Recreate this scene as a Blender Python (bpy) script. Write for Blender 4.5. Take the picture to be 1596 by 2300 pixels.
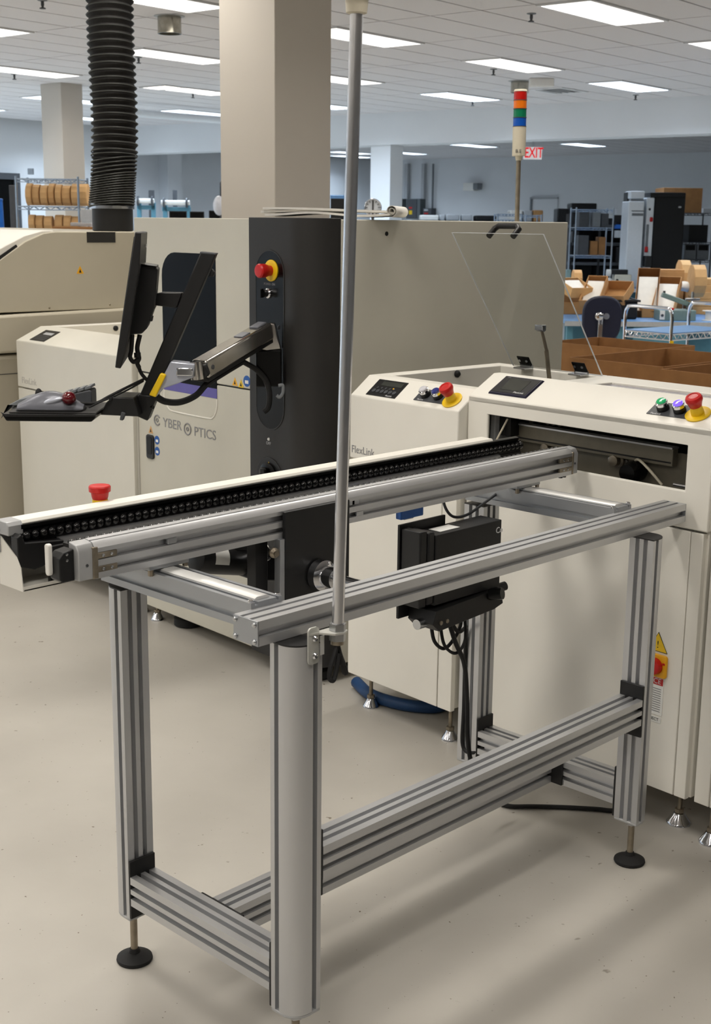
import bpy, bmesh, math, random
from mathutils import Vector, Matrix
random.seed(7)
for _o in list(bpy.data.objects): bpy.data.objects.remove(_o)
scene = bpy.context.scene
COL = scene.collection

EXPO, ES = 0.0, 3.0                                   # exposure, glow of the light panels
PW, PC, PF, PB, SPREAD = 12.0, 44.0, 22.0, 25.0, 145.0                    # power of the warm, cool, far and boosted tubes, beam spread
WARM, COOL = (1.0, 0.945, 0.87), (0.68, 0.83, 1.0)
# ------------------------------------------------------------------ camera
CAM = Vector((-1.574853, -1.681134, 1.680393))
FPX = 2924.971
CR = Vector((0.698415, -0.715609, 0.010961))      # camera right
CF = Vector((0.700243, 0.680093, -0.217101)).normalized()   # viewing direction
CR = (CR - CF * CR.dot(CF)).normalized()
CU = CR.cross(CF).normalized()
cd = bpy.data.cameras.new('camera'); cam = bpy.data.objects.new('camera', cd); COL.objects.link(cam)
cam.matrix_world = Matrix(((CR.x, CU.x, -CF.x, CAM.x), (CR.y, CU.y, -CF.y, CAM.y), (CR.z, CU.z, -CF.z, CAM.z), (0, 0, 0, 1)))
cd.sensor_fit = 'VERTICAL'; cd.sensor_height = 36.0; cd.lens = FPX / 2300.0 * 36.0
cd.clip_start = 0.05; cd.clip_end = 200
cd.dof.use_dof = True; cd.dof.focus_distance = 3.3; cd.dof.aperture_fstop = 11.0
scene.camera = cam

# ------------------------------------------------------------------ world, exposure
wd = bpy.data.worlds.new('world'); scene.world = wd; wd.use_nodes = True
wd.node_tree.nodes['Background'].inputs[0].default_value = (0.9, 0.95, 1.0, 1)
wd.node_tree.nodes['Background'].inputs[1].default_value = 0.05
scene.view_settings.view_transform = 'Standard'; scene.view_settings.look = 'None'
scene.view_settings.exposure = EXPO; scene.view_settings.gamma = 1.0
scene.view_settings.use_curve_mapping = False

# ------------------------------------------------------------------ frames
MYAW = -0.070466                        # the machine line stands a little askew to the conveyor table
RYAW = math.radians(5.1)                # the building grid
FH = Vector((CF.x, CF.y, 0)).normalized(); RH = Vector((FH.y, -FH.x, 0))
AYAW = math.atan2(RH.y, RH.x)           # frame of the monitor arm
YAW = {'W': 0.0, 'M': MYAW, 'R': RYAW, 'A': AYAW}
def fw(frame, p):
    a = YAW[frame]; c, s = math.cos(a), math.sin(a)
    return Vector((p[0]*c - p[1]*s, p[0]*s + p[1]*c, p[2]))
def wf(frame, p):
    a = -YAW[frame]; c, s = math.cos(a), math.sin(a)
    return Vector((p[0]*c - p[1]*s, p[0]*s + p[1]*c, p[2]))
def ray(x, y): return CF + CR * ((x - 798) / FPX) - CU * ((y - 1150) / FPX)
def at(x, y, D):
    """world point at distance D into the room (measured along the floor)"""
    d = ray(x, y); return CAM + d * (D / d.dot(FH))
def onz(x, y, z):
    d = ray(x, y); return CAM + d * ((z - CAM.z) / d.z)
def ondir(x, y, n, c):
    d = ray(x, y); return CAM + d * ((c - n.dot(CAM)) / n.dot(d))

# ------------------------------------------------------------------ materials
def lin(c):
    return tuple((v/12.92 if v <= 0.04045 else ((v+0.055)/1.055)**2.4) for v in (x/255.0 for x in c))
MATS = {}
def mat(name, rgb, rough=0.5, metal=0.0, var=0.06, scale=30.0, bump=0.0, spec=0.5, emit=None, es=1.0, trans=0.0, alpha=1.0, coat=0.0, stretch=None, ior=1.45):
    m = bpy.data.materials.new(name); m.use_nodes = True
    nt = m.node_tree; b = nt.nodes['Principled BSDF']
    c = lin(rgb)
    b.inputs['Roughness'].default_value = rough; b.inputs['Metallic'].default_value = metal
    b.inputs['Specular IOR Level'].default_value = spec
    b.inputs['Transmission Weight'].default_value = trans
    b.inputs['Alpha'].default_value = alpha; b.inputs['Coat Weight'].default_value = coat
    b.inputs['IOR'].default_value = ior
    tc = nt.nodes.new('ShaderNodeTexCoord'); mp = nt.nodes.new('ShaderNodeMapping')
    if stretch: mp.inputs['Scale'].default_value = stretch
    nz = nt.nodes.new('ShaderNodeTexNoise'); nz.inputs['Scale'].default_value = scale; nz.inputs['Detail'].default_value = 3
    rp = nt.nodes.new('ShaderNodeValToRGB')
    lo = tuple(max(0, v*(1-var)) for v in c); hi = tuple(min(1, v*(1+var)) for v in c)
    rp.color_ramp.elements[0].position = 0.3; rp.color_ramp.elements[1].position = 0.7
    rp.color_ramp.elements[0].color = (*lo, 1); rp.color_ramp.elements[1].color = (*hi, 1)
    nt.links.new(tc.outputs['Object'], mp.inputs[0]); nt.links.new(mp.outputs[0], nz.inputs['Vector'])
    nt.links.new(nz.outputs['Fac'], rp.inputs[0]); nt.links.new(rp.outputs[0], b.inputs['Base Color'])
    if bump:
        bp = nt.nodes.new('ShaderNodeBump'); bp.inputs['Strength'].default_value = bump; bp.inputs['Distance'].default_value = 0.002
        nt.links.new(nz.outputs['Fac'], bp.inputs['Height']); nt.links.new(bp.outputs[0], b.inputs['Normal'])
    if emit:
        b.inputs['Emission Color'].default_value = (*emit, 1); b.inputs['Emission Strength'].default_value = es
    MATS[name] = m
    return m
CREAM = (216, 212, 197)
mat('cream', (202, 199, 186), 0.42, var=0.02, scale=6, bump=0.03)
mat('cream_new', (236, 233, 224), 0.4, var=0.015, scale=6, bump=0.03)
mat('cream_mid', (220, 217, 206), 0.42, var=0.015, scale=6, bump=0.03)
mat('cream_old', (188, 181, 163), 0.45, var=0.03, scale=4, bump=0.03)
mat('white_paint', (232, 236, 240), 0.4, var=0.02)
mat('alu', (198, 199, 201), 0.38, 0.75, var=0.012, scale=8)
mat('alu_dark', (168, 171, 175), 0.4, 0.8, var=0.02, scale=8)
mat('alu_cap', (176, 177, 178), 0.45, 0.3, var=0.04)
mat('steel', (190, 192, 195), 0.22, 1.0, var=0.05)
mat('pole_steel', (222, 222, 224), 0.2, 0.9, var=0.03)
mat('bead_black', (16, 16, 17), 0.2, var=0.1, spec=0.7)
mat('guide_white', (232, 232, 230), 0.3, 0.35, var=0.01)
mat('zinc', (200, 200, 194), 0.42, 0.45, var=0.03)
mat('inner_web', (128, 122, 108), 0.5, 0.3, var=0.08)
mat('chrome', (215, 216, 220), 0.09, 1.0, var=0.03)
mat('worn_steel', (150, 140, 124), 0.4, 0.8, var=0.25, scale=25)
mat('polished_alu', (196, 192, 186), 0.16, 1.0, var=0.14, scale=9, bump=0.06)
mat('black_plastic', (24, 24, 25), 0.42, var=0.1)
mat('black_gloss', (11, 11, 11), 0.24, var=0.1, spec=0.25)
mat('black_paint', (20, 20, 21), 0.5, var=0.1)
mat('black_rubber', (22, 22, 23), 0.7, var=0.15)
mat('charcoal', (42, 41, 40), 0.5, var=0.04, scale=80)
mat('dark_grey', (70, 72, 76), 0.5, var=0.08)
mat('mid_grey', (120, 124, 128), 0.45, var=0.06)
mat('light_grey', (178, 180, 182), 0.45, var=0.05)
mat('slot_dark', (46, 48, 52), 0.6, 0.3, var=0.1)
mat('red', (196, 28, 26), 0.35, var=0.05)
mat('red_gloss', (88, 8, 18), 0.08, var=0.2, coat=0.6)
mat('yellow', (236, 196, 24), 0.42, var=0.04)
mat('orange_yellow', (240, 176, 24), 0.4, var=0.04)
mat('blue', (36, 92, 170), 0.45, var=0.05)
mat('sticker_white', (236, 236, 232), 0.5, var=0.02)
mat('black_print', (30, 30, 30), 0.6, var=0.02)
mat('grey_print', (140, 140, 142), 0.6, var=0.02)
mat('faint_print', (186, 183, 176), 0.6, var=0.02)
mat('white_print', (220, 220, 222), 0.6, var=0.02)
mat('white_plastic', (236, 234, 228), 0.35, var=0.02)
mat('purple_film', (92, 84, 160), 0.35, var=0.05)
mat('screen', (62, 64, 60), 0.2, var=0.1)
mat('navy_plastic', (22, 26, 48), 0.5, var=0.1, scale=200, bump=0.1)
mat('navy_frame', (34, 32, 52), 0.35, var=0.05)
mat('grey_silver', (112, 114, 122), 0.32, 0.2, var=0.04)
mat('silver_pad', (178, 182, 194), 0.3, 0.35, var=0.04)
mat('button_green', (30, 150, 92), 0.12, var=0.1, emit=lin((20, 170, 100)), es=0.35, coat=0.5)
mat('button_violet', (96, 70, 220), 0.12, var=0.1, emit=lin((110, 80, 255)), es=1.4, coat=0.5)
mat('button_clear', (206, 206, 212), 0.15, var=0.05, coat=0.5)
mat('button_blue', (34, 44, 120), 0.15, var=0.1, coat=0.5)
mat('acrylic', (246, 248, 248), 0.02, var=0.0, trans=1.0, ior=1.12, spec=0.4)
mat('acrylic_edge', (214, 218, 222), 0.25, var=0.02)
mat('smoked_glass', (7, 7, 7), 0.15, var=0.1, spec=0.08)
mat('tinted_acrylic', (150, 148, 156), 0.2, var=0.03)
mat('tower_red', (190, 26, 20), 0.15, var=0.06, coat=0.4)
mat('tower_orange', (238, 120, 18), 0.15, var=0.06, coat=0.4)
mat('tower_green', (16, 122, 84), 0.15, var=0.06, coat=0.4)
mat('tower_blue', (22, 88, 190), 0.15, var=0.06, coat=0.4)
mat('beige_plastic', (212, 204, 184), 0.45, var=0.03)
mat('paper', (232, 229, 222), 0.7, var=0.04, scale=14)
mat('cardboard', (184, 138, 88), 0.8, var=0.08, scale=14, bump=0.05)
mat('cardboard_dark', (150, 106, 62), 0.8, var=0.1, scale=12, bump=0.05)
mat('kraft', (206, 164, 112), 0.8, var=0.07, scale=14)
mat('bench_blue', (96, 140, 190), 0.4, var=0.05)
mat('bench_teal', (88, 138, 156), 0.5, var=0.06)
mat('blue_plastic', (30, 100, 190), 0.4, var=0.08)
mat('hose_blue', (30, 66, 110), 0.5, var=0.1)
mat('grey_green', (118, 140, 138), 0.45, var=0.06)
mat('panel_grey', (92, 98, 100), 0.5, var=0.06)
mat('black_cabinet', (12, 12, 13), 0.55, var=0.1)
mat('wire_chrome', (176, 190, 206), 0.25, 0.8, var=0.06)
mat('exit_white', (240, 240, 240), 0.5, emit=(1, 1, 1), es=0.3, var=0.0)
mat('exit_red', (210, 16, 20), 0.5, emit=(1, 0.01, 0.02), es=0.5, var=0.0)
mat('galvanised', (176, 172, 160), 0.25, 0.9, var=0.25, scale=18)
mat('duct_black', (20, 18, 17), 0.75, var=0.25, scale=60, bump=0.4)
mat('duct_rib', (50, 52, 50), 0.5, var=0.1)
mat('wall_paint', (226, 228, 230), 0.75, var=0.015, scale=2)
mat('column_paint', (194, 188, 179), 0.7, var=0.015, scale=3)
mat('tile_mat', (222, 219, 219), 0.9, var=0.035, scale=160, bump=0.25)
mat('ceiling_mat', (88, 86, 86), 0.9, var=0.03, scale=30)
mat('light_frame', (230, 230, 230), 0.5, var=0.01)
mat('lamp_warm', (255, 250, 240), 0.5, var=0.0, emit=(1.0, 0.955, 0.88), es=ES)
mat('lamp_cool', (240, 246, 255), 0.5, var=0.0, emit=(0.72, 0.85, 1.0), es=ES)
def floor_mat():
    m = bpy.data.materials.new('epoxy_floor'); m.use_nodes = True; nt = m.node_tree; b = nt.nodes['Principled BSDF']
    tc = nt.nodes.new('ShaderNodeTexCoord')
    n1 = nt.nodes.new('ShaderNodeTexNoise'); n1.inputs['Scale'].default_value = 1.6; n1.inputs['Detail'].default_value = 5
    r1 = nt.nodes.new('ShaderNodeValToRGB'); r1.color_ramp.elements[0].position = 0.3; r1.color_ramp.elements[1].position = 0.75
    r1.color_ramp.elements[0].color = (*lin((172, 168, 160)), 1); r1.color_ramp.elements[1].color = (*lin((190, 186, 178)), 1)
    n2 = nt.nodes.new('ShaderNodeTexNoise'); n2.inputs['Scale'].default_value = 26; n2.inputs['Detail'].default_value = 2
    r2 = nt.nodes.new('ShaderNodeValToRGB'); r2.color_ramp.elements[0].position = 0.71; r2.color_ramp.elements[1].position = 0.76
    n3 = nt.nodes.new('ShaderNodeTexNoise'); n3.inputs['Scale'].default_value = 1.1; n3.inputs['Detail'].default_value = 1
    r3 = nt.nodes.new('ShaderNodeValToRGB'); r3.color_ramp.elements[0].position = 0.45; r3.color_ramp.elements[1].position = 0.6
    mu = nt.nodes.new('ShaderNodeMath'); mu.operation = 'MULTIPLY'
    n4 = nt.nodes.new('ShaderNodeTexNoise'); n4.inputs['Scale'].default_value = 85; n4.inputs['Detail'].default_value = 1
    r4 = nt.nodes.new('ShaderNodeValToRGB'); r4.color_ramp.elements[0].position = 0.755; r4.color_ramp.elements[1].position = 0.80
    ad = nt.nodes.new('ShaderNodeMath'); ad.operation = 'MAXIMUM'
    mx = nt.nodes.new('ShaderNodeMixRGB'); mx.inputs['Color2'].default_value = (*lin((96, 84, 66)), 1)
    for n in (n1, n2, n3, n4): nt.links.new(tc.outputs['Object'], n.inputs['Vector'])
    nt.links.new(n1.outputs['Fac'], r1.inputs[0]); nt.links.new(n2.outputs['Fac'], r2.inputs[0]); nt.links.new(n3.outputs['Fac'], r3.inputs[0])
    nt.links.new(r2.outputs[0], mu.inputs[0]); nt.links.new(r3.outputs[0], mu.inputs[1])
    nt.links.new(n4.outputs['Fac'], r4.inputs[0]); nt.links.new(mu.outputs[0], ad.inputs[0]); nt.links.new(r4.outputs[0], ad.inputs[1])
    nt.links.new(ad.outputs[0], mx.inputs['Fac']); nt.links.new(r1.outputs[0], mx.inputs['Color1'])
    nt.links.new(mx.outputs[0], b.inputs['Base Color'])
    b.inputs['Roughness'].default_value = 0.34
    bp = nt.nodes.new('ShaderNodeBump'); bp.inputs['Strength'].default_value = 0.05; bp.inputs['Distance'].default_value = 0.004
    nt.links.new(n2.outputs['Fac'], bp.inputs['Height']); nt.links.new(bp.outputs[0], b.inputs['Normal'])
    MATS['epoxy_floor'] = m
floor_mat()

# ------------------------------------------------------------------ mesh building
class MB:
    def __init__(self): self.v = []; self.f = []
    def add(self, vs, fs):
        o = len(self.v); self.v += [Vector(p) for p in vs]; self.f += [tuple(i+o for i in f) for f in fs]; return self
    def box(self, x0, x1, y0, y1, z0, z1):
        vs = [(x, y, z) for x in (x0, x1) for y in (y0, y1) for z in (z0, z1)]
        return self.add(vs, [(0,1,3,2),(4,6,7,5),(0,4,5,1),(2,3,7,6),(0,2,6,4),(1,5,7,3)])
    def obox(self, c, s, ax, ay, az):
        c = Vector(c); ax, ay, az = Vector(ax), Vector(ay), Vector(az)
        vs = [c + ax*(s[0]/2*i) + ay*(s[1]/2*j) + az*(s[2]/2*k) for i in (-1,1) for j in (-1,1) for k in (-1,1)]
        return self.add(vs, [(0,1,3,2),(4,6,7,5),(0,4,5,1),(2,3,7,6),(0,2,6,4),(1,5,7,3)])
    def beam(self, p0, p1, w, h, up=(0,0,1)):
        p0, p1 = Vector(p0), Vector(p1); a = (p1-p0); L = a.length; a.normalize()
        s = a.cross(Vector(up)).normalized(); u = s.cross(a).normalized()
        return self.obox((p0+p1)/2, (L, w, h), a, s, u)
    def cyl(self, p0, p1, r0, r1=None, n=16):
        if r1 is None: r1 = r0
        p0, p1 = Vector(p0), Vector(p1); a = (p1-p0).normalized()
        t = Vector((0,0,1)) if abs(a.z) < 0.9 else Vector((1,0,0))
        s = a.cross(t).normalized(); u = a.cross(s)
        vs = []
        for p, r in ((p0, r0), (p1, r1)):
            vs += [p + (s*math.cos(2*math.pi*i/n) + u*math.sin(2*math.pi*i/n))*r for i in range(n)]
        fs = [(i, (i+1) % n, n+(i+1) % n, n+i) for i in range(n)] + [tuple(range(n-1, -1, -1)), tuple(range(n, 2*n))]
        return self.add(vs, fs)
    def tube(self, pts, r, n=8, caps=True):
        pts = [Vector(p) for p in pts]; m = len(pts); vs = []; fs = []
        t0 = (pts[1]-pts[0]).normalized()
        ref = Vector((0,0,1)) if abs(t0.z) < 0.9 else Vector((1,0,0))
        s = t0.cross(ref).normalized()
        for k, p in enumerate(pts):
            t = (pts[min(k+1, m-1)] - pts[max(k-1, 0)]).normalized()
            s = (s - t*s.dot(t)).normalized(); u = t.cross(s)
            rr = r[k] if isinstance(r, (list, tuple)) else r
            vs += [p + (s*math.cos(2*math.pi*i/n) + u*math.sin(2*math.pi*i/n))*rr for i in range(n)]
        for k in range(m-1):
            fs += [(k*n+i, k*n+(i+1) % n, (k+1)*n+(i+1) % n, (k+1)*n+i) for i in range(n)]
        if caps: fs += [tuple(range(n-1, -1, -1)), tuple(range((m-1)*n, m*n))]
        return self.add(vs, fs)
    def prism(self, poly, plane, a, b):
        def P(q, t):
            return {'xy': (q[0], q[1], t), 'xz': (q[0], t, q[1]), 'yz': (t, q[0], q[1])}[plane]
        n = len(poly); vs = [P(q, a) for q in poly] + [P(q, b) for q in poly]
        fs = [(i, (i+1) % n, n+(i+1) % n, n+i) for i in range(n)] + [tuple(range(n-1, -1, -1)), tuple(range(n, 2*n))]
        return self.add(vs, fs)
    def lathe(self, prof, c, axis=(0,0,1), n=20):
        c = Vector(c); a = Vector(axis).normalized()
        t = Vector((0,0,1)) if abs(a.z) < 0.9 else Vector((1,0,0))
        s = a.cross(t).normalized(); u = a.cross(s); vs = []; fs = []
        for r, h in prof:
            vs += [c + a*h + (s*math.cos(2*math.pi*i/n) + u*math.sin(2*math.pi*i/n))*max(r, 1e-5) for i in range(n)]
        m = len(prof)
        for k in range(m-1):
            fs += [(k*n+i, k*n+(i+1) % n, (k+1)*n+(i+1) % n, (k+1)*n+i) for i in range(n)]
        fs += [tuple(range(n-1, -1, -1)), tuple(range((m-1)*n, m*n))]
        return self.add(vs, fs)
    def ell(self, c, r, n=14, m=8, rot=None):
        c = Vector(c); vs = []; fs = []
        for k in range(1, m):
            th = math.pi*k/m
            for i in range(n):
                ph = 2*math.pi*i/n
                p = Vector((r[0]*math.sin(th)*math.cos(ph), r[1]*math.sin(th)*math.sin(ph), r[2]*math.cos(th)))
                if rot: p = rot @ p
                vs.append(c + p)
        top = Vector((0,0,r[2])); 
        if rot: top = rot @ top
        vs += [c + top, c - top]; T0 = len(vs)-2; B0 = len(vs)-1
        for k in range(m-2):
            fs += [(k*n+i, (k+1)*n+i, (k+1)*n+(i+1) % n, k*n+(i+1) % n) for i in range(n)]
        fs += [(T0, i, (i+1) % n) for i in range(n)] + [(B0, (m-2)*n+(i+1) % n, (m-2)*n+i) for i in range(n)]
        return self.add(vs, fs)
    def torus(self, c, R, r, axis=(0,0,1), n=24, m=8):
        c = Vector(c); a = Vector(axis).normalized()
        t = Vector((0,0,1)) if abs(a.z) < 0.9 else Vector((1,0,0))
        s = a.cross(t).normalized(); u = a.cross(s); vs = []; fs = []
        for i in range(n):
            d = s*math.cos(2*math.pi*i/n) + u*math.sin(2*math.pi*i/n)
            vs += [c + d*(R + r*math.cos(2*math.pi*j/m)) + a*(r*math.sin(2*math.pi*j/m)) for j in range(m)]
        for i in range(n):
            fs += [(i*m+j, ((i+1) % n)*m+j, ((i+1) % n)*m+(j+1) % m, i*m+(j+1) % m) for j in range(m)]
        return self.add(vs, fs)
    def ring(self, out, inn, plane, a, b):
        """flat plate with a rectangular hole; out/inn = (x0,x1,y0,y1) in the plane, a..b its thickness"""
        def P(q, t): return {'xy': (q[0], q[1], t), 'xz': (q[0], t, q[1]), 'yz': (t, q[0], q[1])}[plane]
        def C4(r): return [(r[0], r[2]), (r[1], r[2]), (r[1], r[3]), (r[0], r[3])]
        vs = [P(q, t) for t in (a, b) for r in (out, inn) for q in C4(r)]
        fs = []
        for i in range(4):
            j = (i+1) % 4
            fs += [(i, j, 4+j, 4+i), (8+i, 12+i, 12+j, 8+j), (i, 8+i, 8+j, j), (4+i, 4+j, 12+j, 12+i)]
        return self.add(vs, fs)
def rrect(x0, x1, y0, y1, r, n=5):
    out = []
    for cx, cy, a0 in ((x1-r, y0+r, -90), (x1-r, y1-r, 0), (x0+r, y1-r, 90), (x0+r, y0+r, 180)):
        for k in range(n+1):
            a = math.radians(a0 + 90*k/n); out.append((cx + r*math.cos(a), cy + r*math.sin(a)))
    return out

BASE = {}; FRAME = {}
def tag(o, label=None, cat=None, group=None, kind=None):
    if label: o['label'] = label
    if cat: o['category'] = cat
    if group: o['group'] = group
    if kind: o['kind'] = kind
    return o
def thing(name, label, cat, base=(0,0,0), frame='W', group=None):
    e = bpy.data.objects.new(name, None); COL.objects.link(e)
    e.empty_display_size = 0.1
    e.location = fw(frame, base); e.rotation_euler = (0, 0, YAW[frame])
    BASE[e] = Vector(base); FRAME[e] = frame
    tag(e, label, cat, group); return e
def mesh(mb, m, off=Vector((0,0,0)), smooth=True, angle=35):
    me = bpy.data.meshes.new('mesh')
    me.from_pydata([tuple(v - off) for v in mb.v], [], mb.f); me.validate()
    bm = bmesh.new(); bm.from_mesh(me); bmesh.ops.recalc_face_normals(bm, faces=bm.faces); bm.to_mesh(me); bm.free()
    me.materials.append(MATS[m])
    if smooth:
        me.shade_smooth(); me.set_sharp_from_angle(angle=math.radians(angle))
    return me
def root(o):
    while o.parent: o = o.parent
    return o
def part(parent, name, mb, m, bevel=0.0, label=None, smooth=True, seg=2, kind=None):
    """a mesh child; coordinates are given in the frame of its thing"""
    r = root(parent)
    o = bpy.data.objects.new(name, mesh(mb, m, BASE.get(r, Vector((0,0,0))), smooth)); COL.objects.link(o)
    o.parent = parent
    if bevel:
        b = o.modifiers.new('bevel', 'BEVEL'); b.width = bevel; b.segments = seg; b.limit_method = 'ANGLE'; b.angle_limit = math.radians(40)
    if label: o['label'] = label
    if kind: o['kind'] = kind
    return o
def single(name, mb, m, label, cat, frame='W', group=None, bevel=0.0, kind=None, base=None):
    """a thing that is one mesh"""
    b = Vector(base) if base is not None else Vector((sum(v.x for v in mb.v)/len(mb.v), sum(v.y for v in mb.v)/len(mb.v), min(v.z for v in mb.v)))
    o = bpy.data.objects.new(name, mesh(mb, m, b)); COL.objects.link(o)
    o.location = fw(frame, b); o.rotation_euler = (0, 0, YAW[frame]); BASE[o] = b; FRAME[o] = frame
    if bevel:
        k = o.modifiers.new('bevel', 'BEVEL'); k.width = bevel; k.segments = 2; k.limit_method = 'ANGLE'; k.angle_limit = math.radians(40)
    tag(o, label, cat, group, kind); return o
def struct(name, mb, m, frame='W', bevel=0.0):
    return single(name, mb, m, None, None, frame, bevel=bevel, kind='structure', base=(0,0,0))
def text(parent, name, s, size, loc, xd, yd, m, extr=0.0006, align='CENTER', sx=1.0, label=None, bold=0.0):
    cu = bpy.data.curves.new('t', 'FONT'); cu.body = s; cu.size = size; cu.extrude = extr; cu.align_x = align; cu.align_y = 'CENTER'
    cu.resolution_u = 3; cu.offset = bold
    ob = bpy.data.objects.new('t', cu); COL.objects.link(ob)
    me0 = bpy.data.meshes.new_from_object(ob.evaluated_get(bpy.context.evaluated_depsgraph_get()))
    bpy.data.objects.remove(ob)
    xd, yd = Vector(xd).normalized(), Vector(yd).normalized(); zd = xd.cross(yd)
    mb = MB(); mb.add([Vector(loc) + xd*(v.co.x*sx) + yd*v.co.y + zd*v.co.z for v in me0.vertices], [tuple(p.vertices) for p in me0.polygons])
    bpy.data.meshes.remove(me0)
    return part(parent, name, mb, m, label=label, smooth=False)
def arc(c, r, a0, a1, n, plane='xz', t=0.0):
    out = []
    for k in range(n+1):
        a = math.radians(a0 + (a1-a0)*k/n); x, y = c[0]+r*math.cos(a), c[1]+r*math.sin(a)
        out.append({'xz': (x, t, y), 'xy': (x, y, t), 'yz': (t, x, y)}[plane])
    return out
def smooth_path(pts, n=6):
    """Catmull-Rom through the points"""
    P = [Vector(p) for p in pts]; P = [P[0]*2-P[1]] + P + [P[-1]*2-P[-2]]; out = []
    for i in range(1, len(P)-2):
        for k in range(n):
            t = k/n
            out.append(0.5*((2*P[i]) + (P[i+1]-P[i-1])*t + (2*P[i-1]-5*P[i]+4*P[i+1]-P[i+2])*t*t + (3*P[i]-P[i-1]-3*P[i+1]+P[i+2])*t**3))
    out.append(P[-2]); return out

# ================================================================== the room
H = 3.2
GO = wf('R', (6.176, 5.617, 0)); GA, GB = 1.188, 0.4565        # ceiling grid origin and cell
def proj(P):
    v = Vector(P) - CAM; d = v.dot(CF)
    return (798 + FPX*v.dot(CR)/d, 1150 - FPX*v.dot(CU)/d, d)
struct('floor', MB().box(-12, 27, -14, 20, -0.1, 0), 'epoxy_floor', 'R')
ceil = struct('ceiling', MB().box(-12, 27, -14, 20, H+0.02, H+0.2), 'ceiling_mat', 'R')
struct('wall_left', MB().box(-12, 13.5, 16.2, 16.5, 0, H+0.02), 'wall_paint', 'R')
struct('wall_left_far', MB().box(13.2, 25.2, 19.6, 19.9, 0, H+0.02), 'wall_paint', 'R')
struct('wall_back', MB().box(24.8, 25.1, -14, 19.9, 0, H+0.02), 'wall_paint', 'R')
struct('wall_behind', MB().box(-11.3, -11, -14, 16.5, 0, H+0.02), 'wall_paint', 'R')
struct('wall_right', MB().box(-11.3, 25, -13.3, -13, 0, H+0.02), 'wall_paint', 'R')
struct('trim_1', MB().box(13.45, 13.9, -13, 19.6, 2.765, H+0.019), 'wall_paint', 'R')       # downstand beam
struct('trim_2', MB().box(13.2, 13.5, 16.2, 19.6, 0, H), 'wall_paint', 'R')                 # return of the left wall
struct('trim_3', MB().box(24.45, 24.8, 8.2, 8.9, 0, H), 'wall_paint', 'R')                  # pilaster on the far wall
struct('trim_4', MB().box(17.6, 18.0, 19.3, 19.6, 0, H), 'wall_paint', 'R')                 # pilaster on the left wall
def column(name, c, sx, sy, z1, m):
    """c = front corner (least x, least y) in the room frame"""
    mb = MB().box(c[0], c[0]+sx, c[1], c[1]+sy, 0, z1)
    return single(name, mb, m, None, None, 'R', bevel=0.004, kind='structure', base=(c[0], c[1], 0))
mc = wf('R', CAM + FH*6.6 + RH*(-0.413))
column('column_middle', mc, 0.42, 0.375, H, 'column_paint')
column('column_left', (8.19, 10.9), 0.31, 0.37, H, 'column_paint')
column('column_far', (13.5, 10.25), 0.3, 0.36, 2.77, 'wall_paint')

# ceiling tiles and lights follow one grid
def cell(i, j): return GO.x + GA*i, GO.y + GB*j
lights = {(i, j) for i in range(-12, 6, 2) for j in range(-14, 36, 5)} - {(-4, -14), (-2, -14)} | {(0, -19), (2, -19), (4, -14)}  # unseen panels of the last set added to brighten faces turned right
lights = {(i, j) for (i, j) in lights if cell(i, j)[1] < 15.2 and cell(i, j)[1] > -12.5 and cell(i, j)[0] > -10.5}
tile_me = None; shown = []; rest = MB(); n_t = 0
g = 0.010
def in_view(i, j, m=40):
    P = [proj(fw('R', (cell(i+a, j+b)[0], cell(i+a, j+b)[1], H))) for a in (0, 1) for b in (0, 1)]
    return all(p[2] > 0.5 for p in P) and max(p[0] for p in P) > -m and min(p[0] for p in P) < 1596+m and max(p[1] for p in P) > -m and min(p[1] for p in P) < 2300
vents = {(4, 3), (2, 11)}
for i in range(-13, 7):
    for j in range(-42, 30):
        if (i, j) in lights or (i, j) in vents: continue
        x, y = cell(i, j)
        if x < -11 or x > 13.4 or y < -13 or y+GB > 16.2: continue
        if x+GA > 13.45:
            rest.box(x+g, 13.45, y+g, y+GB-g, H, H+0.025)
        elif in_view(i, j) and n_t < 300:
            if tile_me is None:
                tile_me = mesh(MB().box(g, GA-g, g, GB-g, 0, 0.025), 'tile_mat')
            o = bpy.data.objects.new('ceiling_tile', tile_me); COL.objects.link(o); o.parent = ceil
            o.location = (x, y, H); n_t += 1
        else:
            rest.box(x+g, x+GA-g, y+g, y+GB-g, H, H+0.025)
for i in range(6, 17):                                                  # ceiling beyond the beam
    for j in range(-42, 36):
        x, y = cell(i, j)
        if x+GA < 14 or x > 24.7 or y < -13 or y+GB > 19.6: continue
        rest.box(max(x+g, 13.9), min(x+GA-g, 24.8), y+g, y+GB-g, H, H+0.025)
o = bpy.data.objects.new('ceiling_tile_field', mesh(rest, 'tile_mat')); COL.objects.link(o); o.parent = ceil; o['kind'] = 'stuff'

fr_me = mesh(MB().ring((0.004, GA-0.004, 0.004, GB-0.004), (0.03, GA-0.03, 0.03, GB-0.03), 'xy', -0.012, 0.03), 'light_frame')
dw_me = mesh(MB().box(0.028, GA-0.028, 0.028, GB-0.028, 0.0, 0.018), 'lamp_warm')
dc_me = mesh(MB().box(0.028, GA-0.028, 0.028, GB-0.028, 0.0, 0.018), 'lamp_cool')
def lamp(name, col, power):
    l = bpy.data.lights.new(name, 'AREA'); l.shape = 'RECTANGLE'; l.size = GA-.06; l.size_y = GB-.06; l.energy = power; l.color = col; l.spread = math.radians(SPREAD); return l
lamp_warm = lamp('warm_tubes', WARM, PW); lamp_cool = lamp('cool_tubes', COOL, PC); lamp_far = lamp('far_tubes', COOL, PF); lamp_bright = lamp('boosted_tubes', WARM, PB)  # last lamp: power raised on a few unseen panels to strengthen the shadows
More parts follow.
